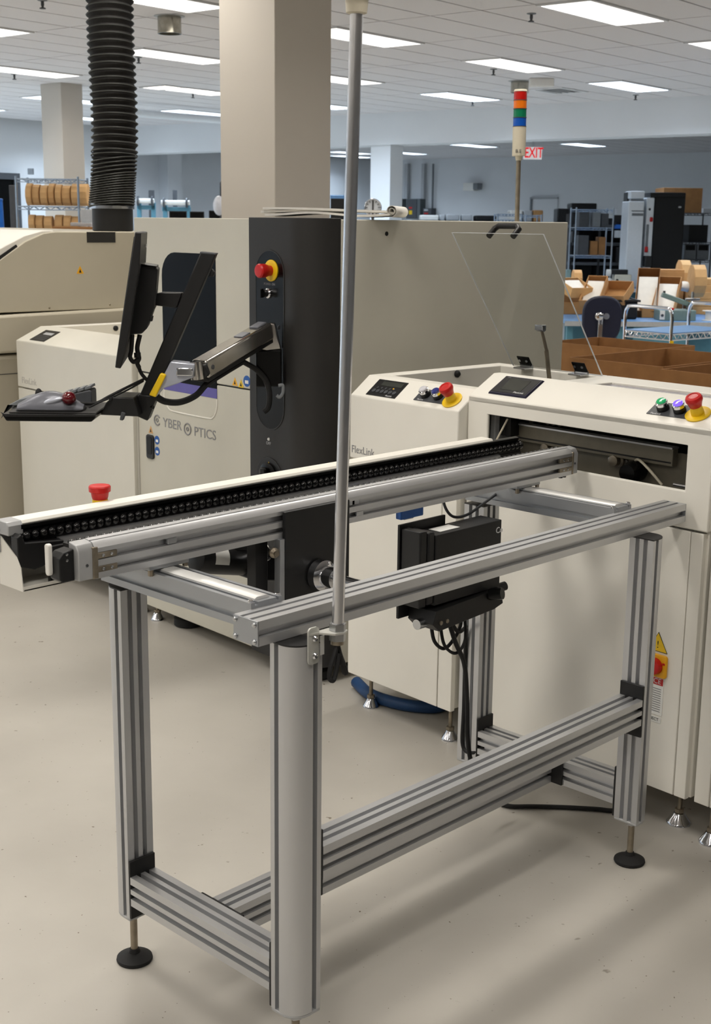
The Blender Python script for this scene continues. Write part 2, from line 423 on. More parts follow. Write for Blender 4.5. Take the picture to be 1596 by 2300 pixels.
def ceiling_light(x, y, cool, label, group, bright=False):
    e = bpy.data.objects.new('ceiling_light', None); COL.objects.link(e)
    e.location = fw('R', (x, y, H)); e.rotation_euler = (0, 0, RYAW); e.empty_display_size = 0.1
    tag(e, label, 'ceiling light', group)
    for nm, me in (('frame', fr_me), ('diffuser', dc_me if cool else dw_me)):
        q = bpy.data.objects.new(nm, me); COL.objects.link(q); q.parent = e
    q = bpy.data.objects.new('tube_light', (lamp_far if x > 13 else lamp_cool) if cool else (lamp_bright if bright else lamp_warm)); COL.objects.link(q); q.parent = e; q.location = (GA/2, GB/2, -.004)
LNAMES = {
 (0,-4): 'large lit ceiling panel at the top right of the picture', (0,1): 'lit ceiling panel just behind the top of the chrome pole',
 (0,6): 'lit ceiling panel between the black duct and the big column, middle one', (0,11): 'lit ceiling panel just above the far left column',
 (2,-4): 'lit ceiling panel cut by the right picture edge', (2,1): 'lit ceiling panel straight above the signal tower',
 (2,6): 'second lit ceiling panel behind the chrome pole, below the nearest one', (2,11): 'lowest long lit ceiling panel left of the big column',
 (2,16): 'small lit ceiling panel between far left column and duct', (4,1): 'lit ceiling panel right of the signal tower near the beam',
 (4,6): 'lit ceiling panel left of the signal tower near the beam', (4,11): 'small lit ceiling panel low behind the chrome pole',
 (4,16): 'small lit ceiling panel right beside the left edge of the big column', (4,21): 'small lit ceiling panel low between left column and duct',
 (-2,6): 'bright lit ceiling panel at the top edge beside the duct', (-2,11): 'lit ceiling panel at the upper left edge, left of the duct',
 (0,16): 'lit ceiling panel at the left edge beside the far left column'}
for (i, j) in sorted(lights):
    x, y = cell(i, j)
    lab = LNAMES.get((i, j))
    ceiling_light(x, y, (i >= 4 or j >= 16), lab or ('ceiling panel added to brighten the far hall, mostly hidden by the beam' ),
                  'ceiling light panels of the near hall' if lab else 'ceiling light panels out of view', (i, j) in ((-8, -14), (-8, -4), (-6, -9)))
for (qx, qy, lab) in ((1005, 324, 'lit ceiling panel beyond the beam, just left of the signal tower'), (1252, 322, 'lit ceiling panel beyond the beam, right of the exit sign'),
                      (855, 341, 'lit ceiling panel beyond the beam, beside the far column'), (1225, 351, 'dim narrow ceiling panel beyond the beam under the exit sign'),
                      (735, 349, 'upper small lit panel between big column and chrome pole beyond the beam'), (735, 365, 'lower small lit panel between big column and chrome pole beyond the beam')):
    p = wf('R', onz(qx, qy, H)); ceiling_light(p.x, p.y-GB, True, lab, 'ceiling light panels beyond the beam')
for (i, j) in ((8, 6), (8, 11), (8, 16), (8, 21), (8, 26), (7, 29), (12, 27)):  # panels added behind the beam to brighten the far left wall
    x, y = cell(i, j); ceiling_light(x, y, True, 'ceiling panel added to brighten the far hall, mostly hidden by the beam', 'ceiling light panels out of view')

# vents in the ceiling
def vent(i, j, label):
    x, y = cell(i, j); e = thing('ceiling_vent', label, 'vent', (x, y, H), 'R', 'ceiling vents')
    part(e, 'frame', MB().ring((x+.3, x+.9, y+.004, y+GB-.004), (x+.35, x+.85, y+.05, y+GB-.05), 'xy', H-0.01, H+0.02), 'light_frame')
    part(e, 'recess', MB().box(x+.34, x+.86, y+.04, y+GB-.04, H+.012, H+.02), 'mid_grey')
    mb = MB()
    for k in range(4):
        yy = y+.06+k*.085
        part(e, 'louver', MB().obox((x+.6, yy+.03, H+.004), (.5, .05, .004), (1,0,0), (0,.8,.6), (0,-.6,.8)), 'light_frame')
    part(e, 'edge_strip', MB().box(x+.006, x+.294, y+.006, y+GB-.006, H, H+.02), 'tile_mat')
    part(e, 'edge_strip', MB().box(x+.906, x+GA-.006, y+.006, y+GB-.006, H, H+.02), 'tile_mat')
vent(4, 3, 'square louvred ceiling vent left of the signal tower'); vent(2, 11, 'louvred ceiling vent left of the big column')
def canister(x, y, hpx, rpx, label):
    p = onz(x, y, H); D = (p-CAM).dot(FH); r = rpx*D/FPX; h = hpx*D/FPX
    e = thing('ceiling_duct_collar', label, 'duct collar', (p.x, p.y, H-h), 'W', 'galvanised duct collars on the ceiling')
    part(e, 'collar', MB().lathe([(r*.97, h), (r, h*.96), (r, .02), (r*1.02, .012), (r*1.02, 0), (r*.9, 0), (r*.9, h*.5)], (p.x, p.y, H-h), n=28), 'galvanised')
    part(e, 'flange', MB().lathe([(r*.9, h-.004), (r*1.3, h-.004), (r*1.3, h), (r*.9, h)], (p.x, p.y, H-h), n=28), 'light_grey')
canister(380, 36, 36, 25, 'shiny galvanised duct collar between black duct and big column'); canister(1167, 182, 24, 19, 'galvanised duct collar directly above the signal tower')
p = onz(1216, 176, H)
e = thing('emergency_light', 'white emergency light box on the ceiling right of the signal tower', 'emergency light', (p.x, p.y, H-.09))
ax = (RH.x, RH.y, 0); ay = (FH.x, FH.y, 0)
part(e, 'housing', MB().obox((p.x, p.y, H-.045), (.26, .1, .09), ax, ay, (0,0,1)), 'white_plastic', .012)
part(e, 'lamp', MB().cyl(p - FH*.05 - Vector((-.02,0,.04)), p - FH*.058 - Vector((-.02,0,.04)), .012), 'orange_yellow')
for (sx, sy, lab) in ((1193, 30, 'beside the large top right light panel'), (1108, 155, 'under the light panel above the signal tower'), (1061, 227, 'under the panel left of the signal tower, near the beam'),
                 (1427, 213, 'under the light panel right of the signal tower'), (32, 166, 'above the far left column'), (433, 209, 'left of the big column under a long panel'),
                 (311, 128, 'beside the black duct'), (95, 0, 'at the top left of the picture')):
    p = onz(sx, sy, H); e = thing('sprinkler_head', 'small pendent sprinkler head ' + lab, 'sprinkler', (p.x, p.y, H-.06), 'W', 'sprinkler heads on the ceiling')
    part(e, 'escutcheon', MB().lathe([(.035, .06), (.035, .055), (.015, .05), (.012, .06)], (p.x, p.y, H-.06), n=12), 'mid_grey')
    part(e, 'body', MB().lathe([(.01, .052), (.012, .03), (.008, .012), (.022, .006), (.022, 0)], (p.x, p.y, H-.06), n=12), 'dark_grey')
a, b = onz(296, 253, 3.06), onz(512, 271, 3.06)
single('ceiling_pipe', MB().tube([a, b], .05, 12), 'white_paint', 'long white pipe under the ceiling left of the big column', 'pipe')

# exit sign hung below the beam
D = 20.0
p = at(1196, 344, D); k = D/FPX
e = thing('exit_sign', 'white and red exit sign hanging beside the signal tower', 'exit sign', wf('A', p), 'A')
q = wf('A', p)
part(e, 'housing', MB().box(q.x-20*k, q.x+20*k, q.y, q.y+.03, q.z-13*k, q.z+13*k), 'exit_white', .004)
text(e, 'lettering', 'EXIT', 30*k, (q.x+2*k, q.y-.002, q.z), (1,0,0), (0,0,1), 'exit_red', sx=.66, bold=.0035)
part(e, 'arrow', MB().prism([(q.x-19*k, q.z), (q.x-14*k, q.z+4*k), (q.x-14*k, q.z-4*k)], 'xz', q.y-.003, q.y), 'exit_red')
part(e, 'stem', MB().cyl((q.x, q.y+.015, q.z+13*k), (q.x, q.y+.015, H), .012, n=8), 'light_grey')

# ================================================================== conveyor on its aluminium frame
W_, L_ = 0.617, 1.305; LW = 0.070; ZB = 0.132; ZT = 0.904
conv = thing('conveyor', 'aluminium profile conveyor on four legs in the foreground, feeding the right machine', 'conveyor', (0.65, 0.31, 0))
SW, SD = 0.0118, 0.014          # slot width, slot depth
def side(p0, p1, nrm, slots, sw=SW, sd=SD):
    """outline points from p0 towards p1 with grooves centred at the given distances"""
    p0, p1, nrm = Vector(p0), Vector(p1), Vector(nrm); d = (p1-p0).normalized(); out = [p0]
    for s in slots:
        s, w_, d_ = s if isinstance(s, tuple) else (s, sw, sd)
        a, b = p0 + d*(s-w_/2), p0 + d*(s+w_/2)
        out += [a, a - nrm*d_, b - nrm*d_, b]
    return out
def rect_profile(w, h, sb, sr, st, sl):
    """cross-section 0..w, 0..h; slots on bottom, right, top, left"""
    pts = side((0,0), (w,0), (0,-1), sb) + side((w,0), (w,h), (1,0), sr) + side((w,h), (0,h), (0,1), st) + side((0,h), (0,0), (-1,0), sl)
    return [(p.x, p.y) for p in pts]
def leg_profile(w=LW, r=0.040):
    """square with one big round corner at (0,0)"""
    c = (0.018, w-0.018)
    pts = side((r,0), (w,0), (0,-1), [w-r-0.0175]) + side((w,0), (w,w), (1,0), [.0232, .0468]) + side((w,w), (0,w), (0,1), [.0232, .0468]) + side((0,w), (0,r), (-1,0), [0.0175])
    pts = [(p.x, p.y) for p in pts]
    for k in range(0, 10):
        a = math.radians(180 + 90*k/9); pts.append((r + r*math.cos(a), r + r*math.sin(a)))
    return pts
def place(poly, ox, oy, quarter):
    out = []
    for x, y in poly:
        x -= LW/2; y -= LW/2
        for _ in range(quarter): x, y = -y, x
        out.append((ox + LW/2 + x, oy + LW/2 + y))
    return out
for (ox, oy, qn, foot) in ((0, 0, 0, True), (L_-LW, 0, 1, True), (L_-LW, W_-LW, 2, True), (0, W_-LW, 3, True)):
    leg = part(conv, 'leg', MB().prism(place(leg_profile(), ox, oy, qn), 'xy', ZB, ZT), 'alu')
    capo = [(x, y) for x, y in place([(p[0], p[1]) for p in [(0.04, 0), (LW, 0), (LW, LW), (0, LW), (0, 0.04)] + [(0.04+0.04*math.cos(math.radians(180+90*k/6)), 0.04+0.04*math.sin(math.radians(180+90*k/6))) for k in range(1, 6)]], ox, oy, qn)]
    part(leg, 'end_cap', MB().prism(capo, 'xy', ZB-0.007, ZB), 'alu_cap', .002)
    part(leg, 'top_cap', MB().prism(capo, 'xy', ZT, ZT+0.003), 'black_plastic')
    cx, cy = ox+LW/2, oy+LW/2
    part(leg, 'stud', MB().cyl((cx, cy, 0.012), (cx, cy, ZB-.007), .0085, n=14), 'worn_steel')
    part(leg, 'lock_nut', MB().cyl((cx, cy, ZB-.022), (cx, cy, ZB-.008), .0155, n=6), 'steel')
    part(leg, 'foot', MB().lathe([(.040, 0), (.042, .004), (.041, .009), (.026, .017), (.014, .021), (.011, .03)], (cx, cy, 0), n=26), 'black_rubber')

# lower braces with their black joint plates
bp = rect_profile(LW, LW, [.0232, .0468], [.0232, .0468], [.0232, .0468], [.0232, .0468])
def shift(poly, dx, dy): return [(x+dx, y+dy) for x, y in poly]
zb0 = 0.167
part(conv, 'brace', MB().prism(shift(bp, 0, zb0), 'xz', LW+.006, W_-LW-.006), 'alu')
part(conv, 'brace', MB().prism(shift(bp, L_-LW, zb0), 'xz', LW+.006, W_-LW-.006), 'alu')
part(conv, 'brace', MB().prism(shift(bp, 0, 0.412), 'yz', LW+.006, L_-LW-.006), 'alu')
part(conv, 'brace', MB().prism(shift(bp, W_/2-LW/2, zb0), 'yz', LW+.006, L_-LW-.006), 'alu')
for x0 in (0, L_-LW):
    part(conv, 'joint_plate', MB().box(x0, x0+LW, W_-LW-.006, W_-LW, .133, .274), 'black_paint', .0015)
    part(conv, 'joint_plate', MB().box(x0, x0+LW, LW, LW+.006, .133, .274), 'black_paint', .0015)
part(conv, 'joint_plate', MB().box(LW, LW+.006, 0, LW, .378, .519), 'black_paint', .0015)
part(conv, 'joint_plate', MB().box(L_-LW-.006, L_-LW, 0, LW, .378, .519), 'black_paint', .0015)
part(conv, 'joint_plate', MB().box(LW, LW+.006, W_/2-.07, W_/2+.07, zb0, zb0+LW), 'black_paint', .0015)
part(conv, 'joint_plate', MB().box(L_-LW-.006, L_-LW, W_/2-.07, W_/2+.07, zb0, zb0+LW), 'black_paint', .0015)

# front top rail
RX0, RX1, RY0, RY1, RZ0, RZ1 = -0.0447, 1.478, 0.0538, 0.1234, 0.908, 0.957
fp = rect_profile(RY1-RY0, RZ1-RZ0, [.02, .05], [.024], [(.0205, .009, .012), (.0475, .009, .012)], [(.025, .0145, .014)])
part(conv, 'front_rail', MB().prism(shift(fp, RY0, RZ0), 'yz', RX0+.003, RX1-.003), 'alu')
for x0, x1 in ((RX0, RX0+.003), (RX1-.003, RX1)):
    pl = part(conv, 'end_plate', MB().box(x0, x1, RY0, RY1, RZ0, RZ1), 'alu_dark', .0008)
    for yy in (RY0+.009, RY1-.006):
        for zz in (RZ0+.008, RZ1-.008):
            part(pl, 'screw', MB().lathe([(.0055, 0), (.0055, .002), (.003, .0042), (.001, .0042)], (x0 if x0 < 0 else x1, yy, zz), (-1 if x0 < 0 else 1, 0, 0), n=12), 'steel')

# crossbars with linear guides
cp = rect_profile(.08, .053, [.04], [(.022, .011, .007)], [(.012, .006, .006), (.066, .008, .006)], [(.033, .011, .007)])
for x0 in (0.0, 1.238):
    cb = part(conv, 'crossbar', MB().prism(shift(cp, x0, .915), 'xz', RY1, W_), 'alu_dark')
    part(cb, 'linear_guide', MB().prism([(x0+.020, .968), (x0+.020, .971), (x0+.026, .974), (x0+.052, .974), (x0+.058, .971), (x0+.058, .968)], 'xz', RY1+.012, W_-.02), 'guide_white')
    for xx in (.004, .074):
        part(cb, 'screw', MB().lathe([(.006, 0), (.006, .004), (.004, .006), (.002, .006)], (x0+xx, RY1+.006, .968), n=12), 'chrome')

# front conveyor profile, riding on the crossbars
FX0, FX1, FY = -0.147, 1.470, 0.420
prof = [(FY, .985), (FY, .998), (FY+.014, .998), (FY+.014, 1.010), (FY, 1.010), (FY, 1.023), (FY+.014, 1.023), (FY+.014, 1.038), (FY, 1.038), (FY, 1.047),
        (FY+.009, 1.058), (FY+.016, 1.060), (FY+.0165, 1.055), (FY+.0185, 1.055), (FY+.0185, 1.061), (FY+.034, 1.062), (FY+.034, .985)]
frp = part(conv, 'front_profile', MB().prism(prof, 'yz', FX0, FX1), 'alu')
capp = [(FY+.001, .986), (FY+.001, 1.045), (FY+.010, 1.058), (FY+.034, 1.062), (FY+.034, .986)]
for x0, x1, s in ((FX0-.038, FX0, -1), (FX1, FX1+.03, 1)):
    cpo = part(conv, 'end_block', MB().prism(capp, 'yz', x0, x1), 'alu_cap', .002)
    part(cpo, 'set_screw', MB().cyl(((x0+x1)/2, FY-.0006, 1.016), ((x0+x1)/2, FY+.001, 1.016), .003, n=10), 'dark_grey')
    br = part(conv, 'corner_bracket', MB().box(x0 if s > 0 else x1-.006, x0+.006 if s > 0 else x1+.006, FY-.002, FY+.01, .986, 1.05), 'worn_steel', .001)
    xa, xb = (FX0, FX0+.052) if s < 0 else (FX1-.06, FX1)
    for zz in (1.031, 1.0035):
        bar = part(br, 'slot_bar', MB().box(xa, xb, FY-.0012, FY+.005, zz-.006, zz+.006), 'worn_steel', .0008)
    for zz in (1.031, 1.0035):
        for xx in (xa+.018, xa+.038):
            part(br, 'screw', MB().lathe([(.0035, 0), (.0035, .0015), (.002, .0025), (.001, .0025)], (xx, FY-.0012, zz), (0,-1,0), n=10), 'steel')
for xx, zz in ((.045, 1.031), (.575, 1.034), (.590, 1.034), (.605, 1.003)):
    part(frp, 'slot_nut', MB().box(xx-.012, xx+.012, FY+.001, FY+.007, zz-.0065, zz+.0065), 'steel', .001)
# small inner chain along the front profile
ch = part(conv, 'inner_chain', MB().box(FX0-.03, FX1, FY+.0345, FY+.066, 1.046, 1.053), 'black_plastic')
lk = mesh(MB().ell((0, 0, 0), (.0075, .009, .0065), 10, 6), 'bead_black')
nlk = 84
for k in range(nlk):
    o = bpy.data.objects.new('chain_link', lk); COL.objects.link(o); o.parent = ch
    o.location = Vector((FX0-.02 + k*(FX1-FX0+.01)/(nlk-1), FY+.050, 1.0545)) - BASE[conv]
part(conv, 'chain_guide', MB().box(FX0-.02, FX1, FY+.035, FY+.05, .992, 1.046), 'black_plastic')
nose = part(conv, 'front_nose', MB().prism([(FX0-.072, .992), (FX0-.072, 1.035), (FX0-.062, 1.046), (FX0-.038, 1.05), (FX0-.038, .986), (FX0-.066, .986)], 'xz', FY+.016, FY+.050), 'black_plastic', .002)
part(conv, 'stop_pin', MB().prism(rrect(FY+.038, FY+.052, .998, 1.062, .0065), 'yz', FX0-.082, FX0-.072), 'white_plastic', .002)
for zz in (1.030, 1.042): part(nose, 'screw', MB().lathe([(.003, 0), (.003, .0015), (.001, .002)], (FX0-.055, FY+.016, zz), (0,-1,0), n=10), 'steel')

# rear conveyor side: wheel chain, cover, alu strip
RYI = 0.578
part(conv, 'rear_cover', MB().prism([(RYI, 1.070), (RYI, 1.082), (RYI+.004, 1.087), (RYI+.042, 1.088), (RYI+.046, 1.082), (RYI+.046, 1.066), (RYI+.040, 1.066)], 'yz', -.215, 1.306), 'cream_new')
part(conv, 'rear_end_cap', MB().prism([(RYI-.002, 1.060), (RYI-.002, 1.080), (RYI+.004, 1.088), (RYI+.042, 1.089), (RYI+.048, 1.080), (RYI+.048, 1.02), (RYI+.036, 1.02), (RYI+.036, 1.060)], 'yz', -.245, -.210), 'alu_cap', .002)
part(conv, 'wheel_guard', MB().prism([(RYI+.002, 1.066), (RYI-.004, 1.072), (RYI-.004, 1.079), (RYI+.002, 1.081), (RYI+.01, 1.081), (RYI+.01, 1.066)], 'yz', -.215, 1.42), 'black_gloss')
rch = part(conv, 'wheel_chain', MB().box(-.21, 1.44, RYI+.004, RYI+.03, 1.035, 1.068), 'black_plastic')
ball = mesh(MB().ell((0, 0, 0), (.0092, .0105, .0105), 12, 8), 'bead_black')
nb = 84
for k in range(nb):
    o = bpy.data.objects.new('chain_wheel', ball); COL.objects.link(o); o.parent = rch
    o.location = Vector((-.205 + k*1.635/(nb-1), RYI-.002, 1.0555)) - BASE[conv]
part(conv, 'rear_profile', MB().prism([(RYI-.004, 1.026), (RYI-.010, 1.028), (RYI-.010, 1.038), (RYI-.004, 1.040), (RYI+.01, 1.040), (RYI+.01, .99), (RYI-.002, .99), (RYI-.002, 1.026)], 'yz', -.13, 1.33), 'alu')
part(conv, 'rear_chain_guide', MB().box(-.20, 1.44, RYI+.001, RYI+.034, .988, 1.0349), 'black_plastic')
rn = part(conv, 'rear_nose', MB().prism([(-.238, 1.0), (-.238, 1.060), (-.228, 1.066), (-.220, 1.046), (-.13, 1.038), (-.13, 1.002), (-.20, .988)], 'xz', RYI-.024, RYI+.001), 'black_plastic', .002)
part(rn, 'bracket', MB().box(-.172, -.118, RYI-.034, RYI-.024, .956, 1.032), 'black_paint', .001)
for zz in (1.012, 1.022): part(rn, 'screw', MB().lathe([(.004, 0), (.004, .002), (.001, .003)], (-.158, RYI-.034, zz), (0,-1,0), n=10), 'steel')
part(rn, 'hook', MB().cyl((-.252, RYI+.03, 1.068), (-.243, RYI+.03, 1.068), .003, n=8), 'steel')
# cream return-chain channel below
part(conv, 'return_channel', MB().prism([(RYI-.040, .952), (RYI-.040, .956), (RYI+.042, .956), (RYI+.042, 1.066), (RYI+.046, 1.066), (RYI+.046, .952)], 'yz', -.238, .32), 'cream_new', .0008)
part(conv, 'channel_end', MB().prism([(RYI+.046, 1.06), (RYI+.046, .952), (RYI-.040, .952), (RYI-.040, .956), (RYI-.034, 1.0), (RYI-.02, 1.02)], 'yz', -.240, -.238), 'cream_new')
part(conv, 'channel_lip', MB().box(-.238, .3, RYI-.040, RYI-.038, .952, .962), 'cream_new')
part(conv, 'rear_hanger', MB().box(.0, .08, RYI-.01, RYI+.04, .969, .99), 'alu_dark', .001)
part(conv, 'rear_hanger', MB().box(1.238, 1.318, RYI-.01, RYI+.04, .969, .99), 'alu_dark', .001)
# clamps that hold the front profile on the guides
for x0 in (0.0, 1.238):
    cl = part(conv, 'clamp', MB().box(x0-.012, x0+.092, FY+.006, FY+.04, .9745, .985), 'alu_dark', .002)
    part(cl, 'clamp_bolt', MB().cyl((x0-.004, FY+.012, .962), (x0-.004, FY+.012, .975), .006, n=6), 'worn_steel')
    part(cl, 'clamp_bolt', MB().cyl((x0+.086, FY+.012, .968), (x0+.086, FY+.012, .975), .006, n=6), 'worn_steel')
for xx in (1.445, 1.462): part(conv, 'cap_bolt', MB().cyl((xx, FY+.02, .976), (xx, FY+.02, .986), .006, n=8), 'dark_grey')

# drive: black cover, shaft with chrome collars, motor
dp = part(conv, 'drive_cover', MB().box(.352, .556, FY-.012, FY-.002, .800, 1.046), 'black_paint', .001)
part(dp, 'drive_cover_side', MB().box(.546, .556, FY-.002, FY+.05, .800, .985), 'black_paint')
for (xx, zz) in ((.561, .985), (.561, 1.0)): part(dp, 'cover_bolt', MB().lathe([(.006, 0), (.006, .004), (.003, .007)], (.556, FY+.005, zz), (1,0,0), n=10), 'steel')
hb = part(conv, 'drive_bracket', MB().box(.338, .352, FY-.010, FY+.010, .800, .985), 'alu_dark', .001)
part(hb, 'bracket_bolt', MB().lathe([(.012, 0), (.012, .006), (.006, .012), (.006, .018)], (.330, FY+.004, .955), (-.3,-1,0), n=12), 'worn_steel')
part(conv, 'gear_plate', MB().box(.30, .336, FY+.03, FY+.06, .800, .985), 'black_paint', .001)
shz, shx = .886, .452
sh = part(conv, 'drive_shaft', MB().cyl((shx, RY1+.01, shz), (shx, W_-.02, shz), .0125, n=20), 'chrome')
part(sh, 'shaft_collar', MB().lathe([(.028, 0), (.036, .002), (.036, .022), (.030, .026), (.024, .028), (.024, .06), (.013, .064)], (shx, FY-.014, shz), (0,-1,0), n=28), 'chrome')
part(sh, 'shaft_collar', MB().lathe([(.024, 0), (.034, .004), (.034, .02), (.022, .03), (.022, .055), (.013, .06)], (.375, FY+.115, .926), (-.6,-.8,-.1), n=28), 'chrome')
mo = part(conv, 'drive_motor', MB().lathe([(.020, 0), (.032, .004), (.034, .012), (.034, .135), (.030, .142), (.026, .146)], (.205, FY+.13, .940), (.93, -.05, -.2), n=26), 'black_paint')
d_ = Vector((.93, -.05, -.2)).normalized()
s1_ = d_.cross(Vector((0, 0, 1))).normalized(); u1_ = s1_.cross(d_).normalized(); mbl = MB(); vs_ = []
for k in range(7):
    a_ = math.radians(-10 + k*15); o_ = (s1_*math.cos(a_) + u1_*math.sin(a_))*.0346
    vs_ += [Vector((.205, FY+.13, .940)) + d_*.035 + o_, Vector((.205, FY+.13, .940)) + d_*.075 + o_]
mbl.add(vs_, [(2*k, 2*k+1, 2*k+3, 2*k+2) for k in range(6)]); part(mo, 'rating_label', mbl, 'sticker_white')
part(mo, 'gear_head', MB().obox(Vector((.205, FY+.13, .940)) + d_*.18, (.07, .08, .075), d_, (.05,.99,0), (.2,0,.98)), 'black_paint', .004)
part(mo, 'terminal_box', MB().obox(Vector((.205, FY+.13, .977)) + d_*.13, (.05, .04, .02), d_, (.05,.99,0), (.2,0,.98)), 'black_plastic', .003)

# control box with its connectors and cables, hung at the rear right leg
cbx = part(conv, 'control_box', MB().box(.925, 1.200, .455, .530, .70, .890), 'black_paint', .002)
part(cbx, 'back_plate', MB().box(.868, 1.05, .53, .538, .66, .914), 'black_paint', .001)
part(cbx, 'lid_rim', MB().box(.900, .925, .458, .529, .705, .900), 'black_plastic', .004)
part(cbx, 'side_rim', MB().box(.872, .900, .462, .529, .70, .905), 'black_plastic', .004)
part(cbx, 'rating_label', MB().box(.965, 1.045, .475, .515, .8902, .8908), 'sticker_white')
text(cbx, 'lettering', 'Co', .024, (1.190, .4545, .862), (1,0,0), (0,0,1), 'white_print')
for xx in (.94, .95): part(cbx, 'rivet', MB().lathe([(.003, 0), (.001, .002)], (xx, .455, .80+xx*.01), (0,-1,0), n=8), 'steel')
lb = part(conv, 'lower_drive_box', MB().prism([(.905, .655), (.915, .69), (1.19, .70), (1.20, .655), (1.16, .645), (.93, .632)], 'xz', .440, .53), 'black_paint', .002)
text(lb, 'lettering', 'CO', .016, (1.185, .4395, .685), (1,0,0), (0,0,1), 'white_print')
part(lb, 'cable_gland', MB().cyl((1.2, .48, .685), (1.245, .47, .69), .013, n=14), 'black_plastic')
part(lb, 'cable_gland', MB().cyl((1.14, .44, .692), (1.15, .405, .70), .016, n=14), 'black_gloss')
part(lb, 'roller_end', MB().cyl((.885, .48, .652), (.925, .48, .652), .014, n=16), 'steel')
for xx in (.935, .96): part(lb, 'bolt', MB().lathe([(.006, 0), (.006, .003), (.003, .005)], (xx, .44, .655), (0,-1,0), n=10), 'worn_steel')
part(conv, 'cable', MB().tube(smooth_path([(.965, .50, .635), (.97, .49, .585), (1.01, .49, .555), (1.06, .50, .565), (1.09, .50, .60), (1.09, .50, .64)]), .005, 8), 'black_rubber')
part(conv, 'cable', MB().tube(smooth_path([(.99, .49, .635), (1.0, .48, .57), (1.05, .48, .535), (1.10, .49, .56), (1.105, .50, .64)]), .0045, 8), 'black_rubber')
part(conv, 'cable', MB().tube(smooth_path([(1.015, .48, .635), (1.04, .475, .57), (1.075, .47, .50), (1.085, .465, .40), (1.088, .46, .28), (1.10, .45, .20), (1.14, .44, .14), (1.20, .43, .12)]), .0065, 8), 'black_rubber')
part(conv, 'cable', MB().tube(smooth_path([(1.03, .49, .635), (1.08, .50, .585), (1.15, .53, .575), (1.205, .573, .55), (1.229, .593, .50), (1.2315, .594, .30), (1.2315, .594, .18), (1.235, .56, .165), (1.25, .53, .19)], 8), .0055, 8), 'black_rubber')
# blue sensor connector under the front profile
sn = part(conv, 'sensor_connector', MB().box(.795, .880, FY+.04, FY+.06, .950, .982), 'blue', .003)
part(sn, 'thumbscrew', MB().cyl((.78, FY+.06, .972), (.795, FY+.06, .972), .006, n=10), 'steel')
part(sn, 'thumbscrew', MB().cyl((.88, FY+.06, .972), (.895, FY+.06, .972), .006, n=10), 'steel')
part(sn, 'plug', MB().box(.82, .855, FY+.052, FY+.068, .945, .955), 'light_grey')
part(conv, 'cable', MB().tube(smooth_path([(1.06, .55, .985), (1.05, .535, .94), (1.08, .53, .905), (1.14, .53, .90), (1.20, .52, .925), (1.27, .50, .965)]), .004, 8), 'dark_grey')
# slack twisted cable behind the rear left leg
part(conv, 'cable_chain', MB().tube([(0.09+.004*math.sin(k*1.9), .625+.004*math.cos(k*1.9), .89 - k*.006) for k in range(26)], .006, 8), 'black_rubber')

# e-stop on the rear cover
es = part(conv, 'stop_button', MB().lathe([(.010, .0), (.017, .001), (.017, .012), (.016, .014)], (.020, RYI+.062, 1.075), n=20), 'yellow')
part(es, 'button_box', MB().box(-.012, .052, RYI+.047, RYI+.085, 1.045, 1.0755), 'dark_grey', .002)
part(es, 'mushroom', MB().lathe([(.016, .0), (.018, .006), (.0195, .016), (.0235, .018), (.024, .028), (.022, .031), (.012, .032)], (.020, RYI+.062, 1.088), n=24), 'red')

# ------------------------------------------------------------------ signal pole clamped to the front left leg
pole = thing('signal_pole', 'tall polished chrome pole bracketed to the front left conveyor leg', 'pole', (0.088, -0.022, 0.9))
pb, pt_ = Vector((.088, -.022, .905)), Vector((.122, -.022, 2.018))
part(pole, 'tube', MB().cyl(pb, pt_ + (pt_-pb).normalized()*.05, .0115, n=24), 'pole_steel')
bk = part(pole, 'bracket', MB().prism(rrect(.030, .058, .868, .940, .008), 'xz', -.004, -.0005), 'zinc')
part(bk, 'bracket_shelf', MB().prism([(.030, -.004), (.058, 0), (.085, 0), (.102, -.010), (.107, -.022), (.102, -.036), (.086, -.042), (.068, -.036), (.052, -.010)], 'xy', .926, .9295), 'zinc')
for zz in (.888, .922): part(bk, 'bracket_screw', MB().lathe([(.0065, 0), (.0065, .002), (.004, .005), (.0015, .004)], (.046, -.004, zz-.004), (0,-1,0), n=14), 'chrome')
part(pole, 'lock_nut', MB().cyl((.0887, -.022, .9296), (.0892, -.022, .943), .0165, n=6), 'steel')
part(pole, 'lock_nut', MB().cyl((.088, -.022, .910), (.0885, -.022, .9258), .0165, n=6), 'steel')
part(pole, 'pole_end', MB().cyl((.0878, -.022, .902), (.088, -.022, .910), .0125, n=20), 'worn_steel')
part(pole, 'cable', MB().tube(smooth_path([(.086, -.024, .903), (.074, -.028, .885), (.062, -.030, .862), (.058, -.032, .845), (.066, -.034, .838), (.076, -.032, .855), (.086, -.028, .885)]), .0048, 8), 'black_rubber')
part(pole, 'cable', MB().tube(smooth_path([(.090, -.020, .903), (.094, -.024, .88), (.102, -.028, .855), (.104, -.03, .843), (.098, -.03, .848), (.092, -.026, .88)]), .0046, 8), 'black_rubber')
part(pole, 'cable', MB().tube(smooth_path([(.100, -.014, .90), (.110, -.010, .93), (.112, -.008, .95)]), .004, 8), 'black_rubber')
part(pole, 'cap_socket', MB().lathe([(.0135, 0), (.018, .002), (.021, .03), (.021, .036)], pt_ + Vector((0,0,.012)), (.03, 0, 1), n=26), 'beige_plastic')
part(pole, 'light_base', MB().lathe([(.020, 0), (.038, .002), (.040, .008), (.040, .10), (.036, .11)], pt_ + Vector((.001, 0, .048)), (.03, 0, 1), n=30), 'beige_plastic')
st = part(pole, 'label_plate', MB().box(.064, .074, -.0012, -.0003, .880, .918), 'sticker_white')

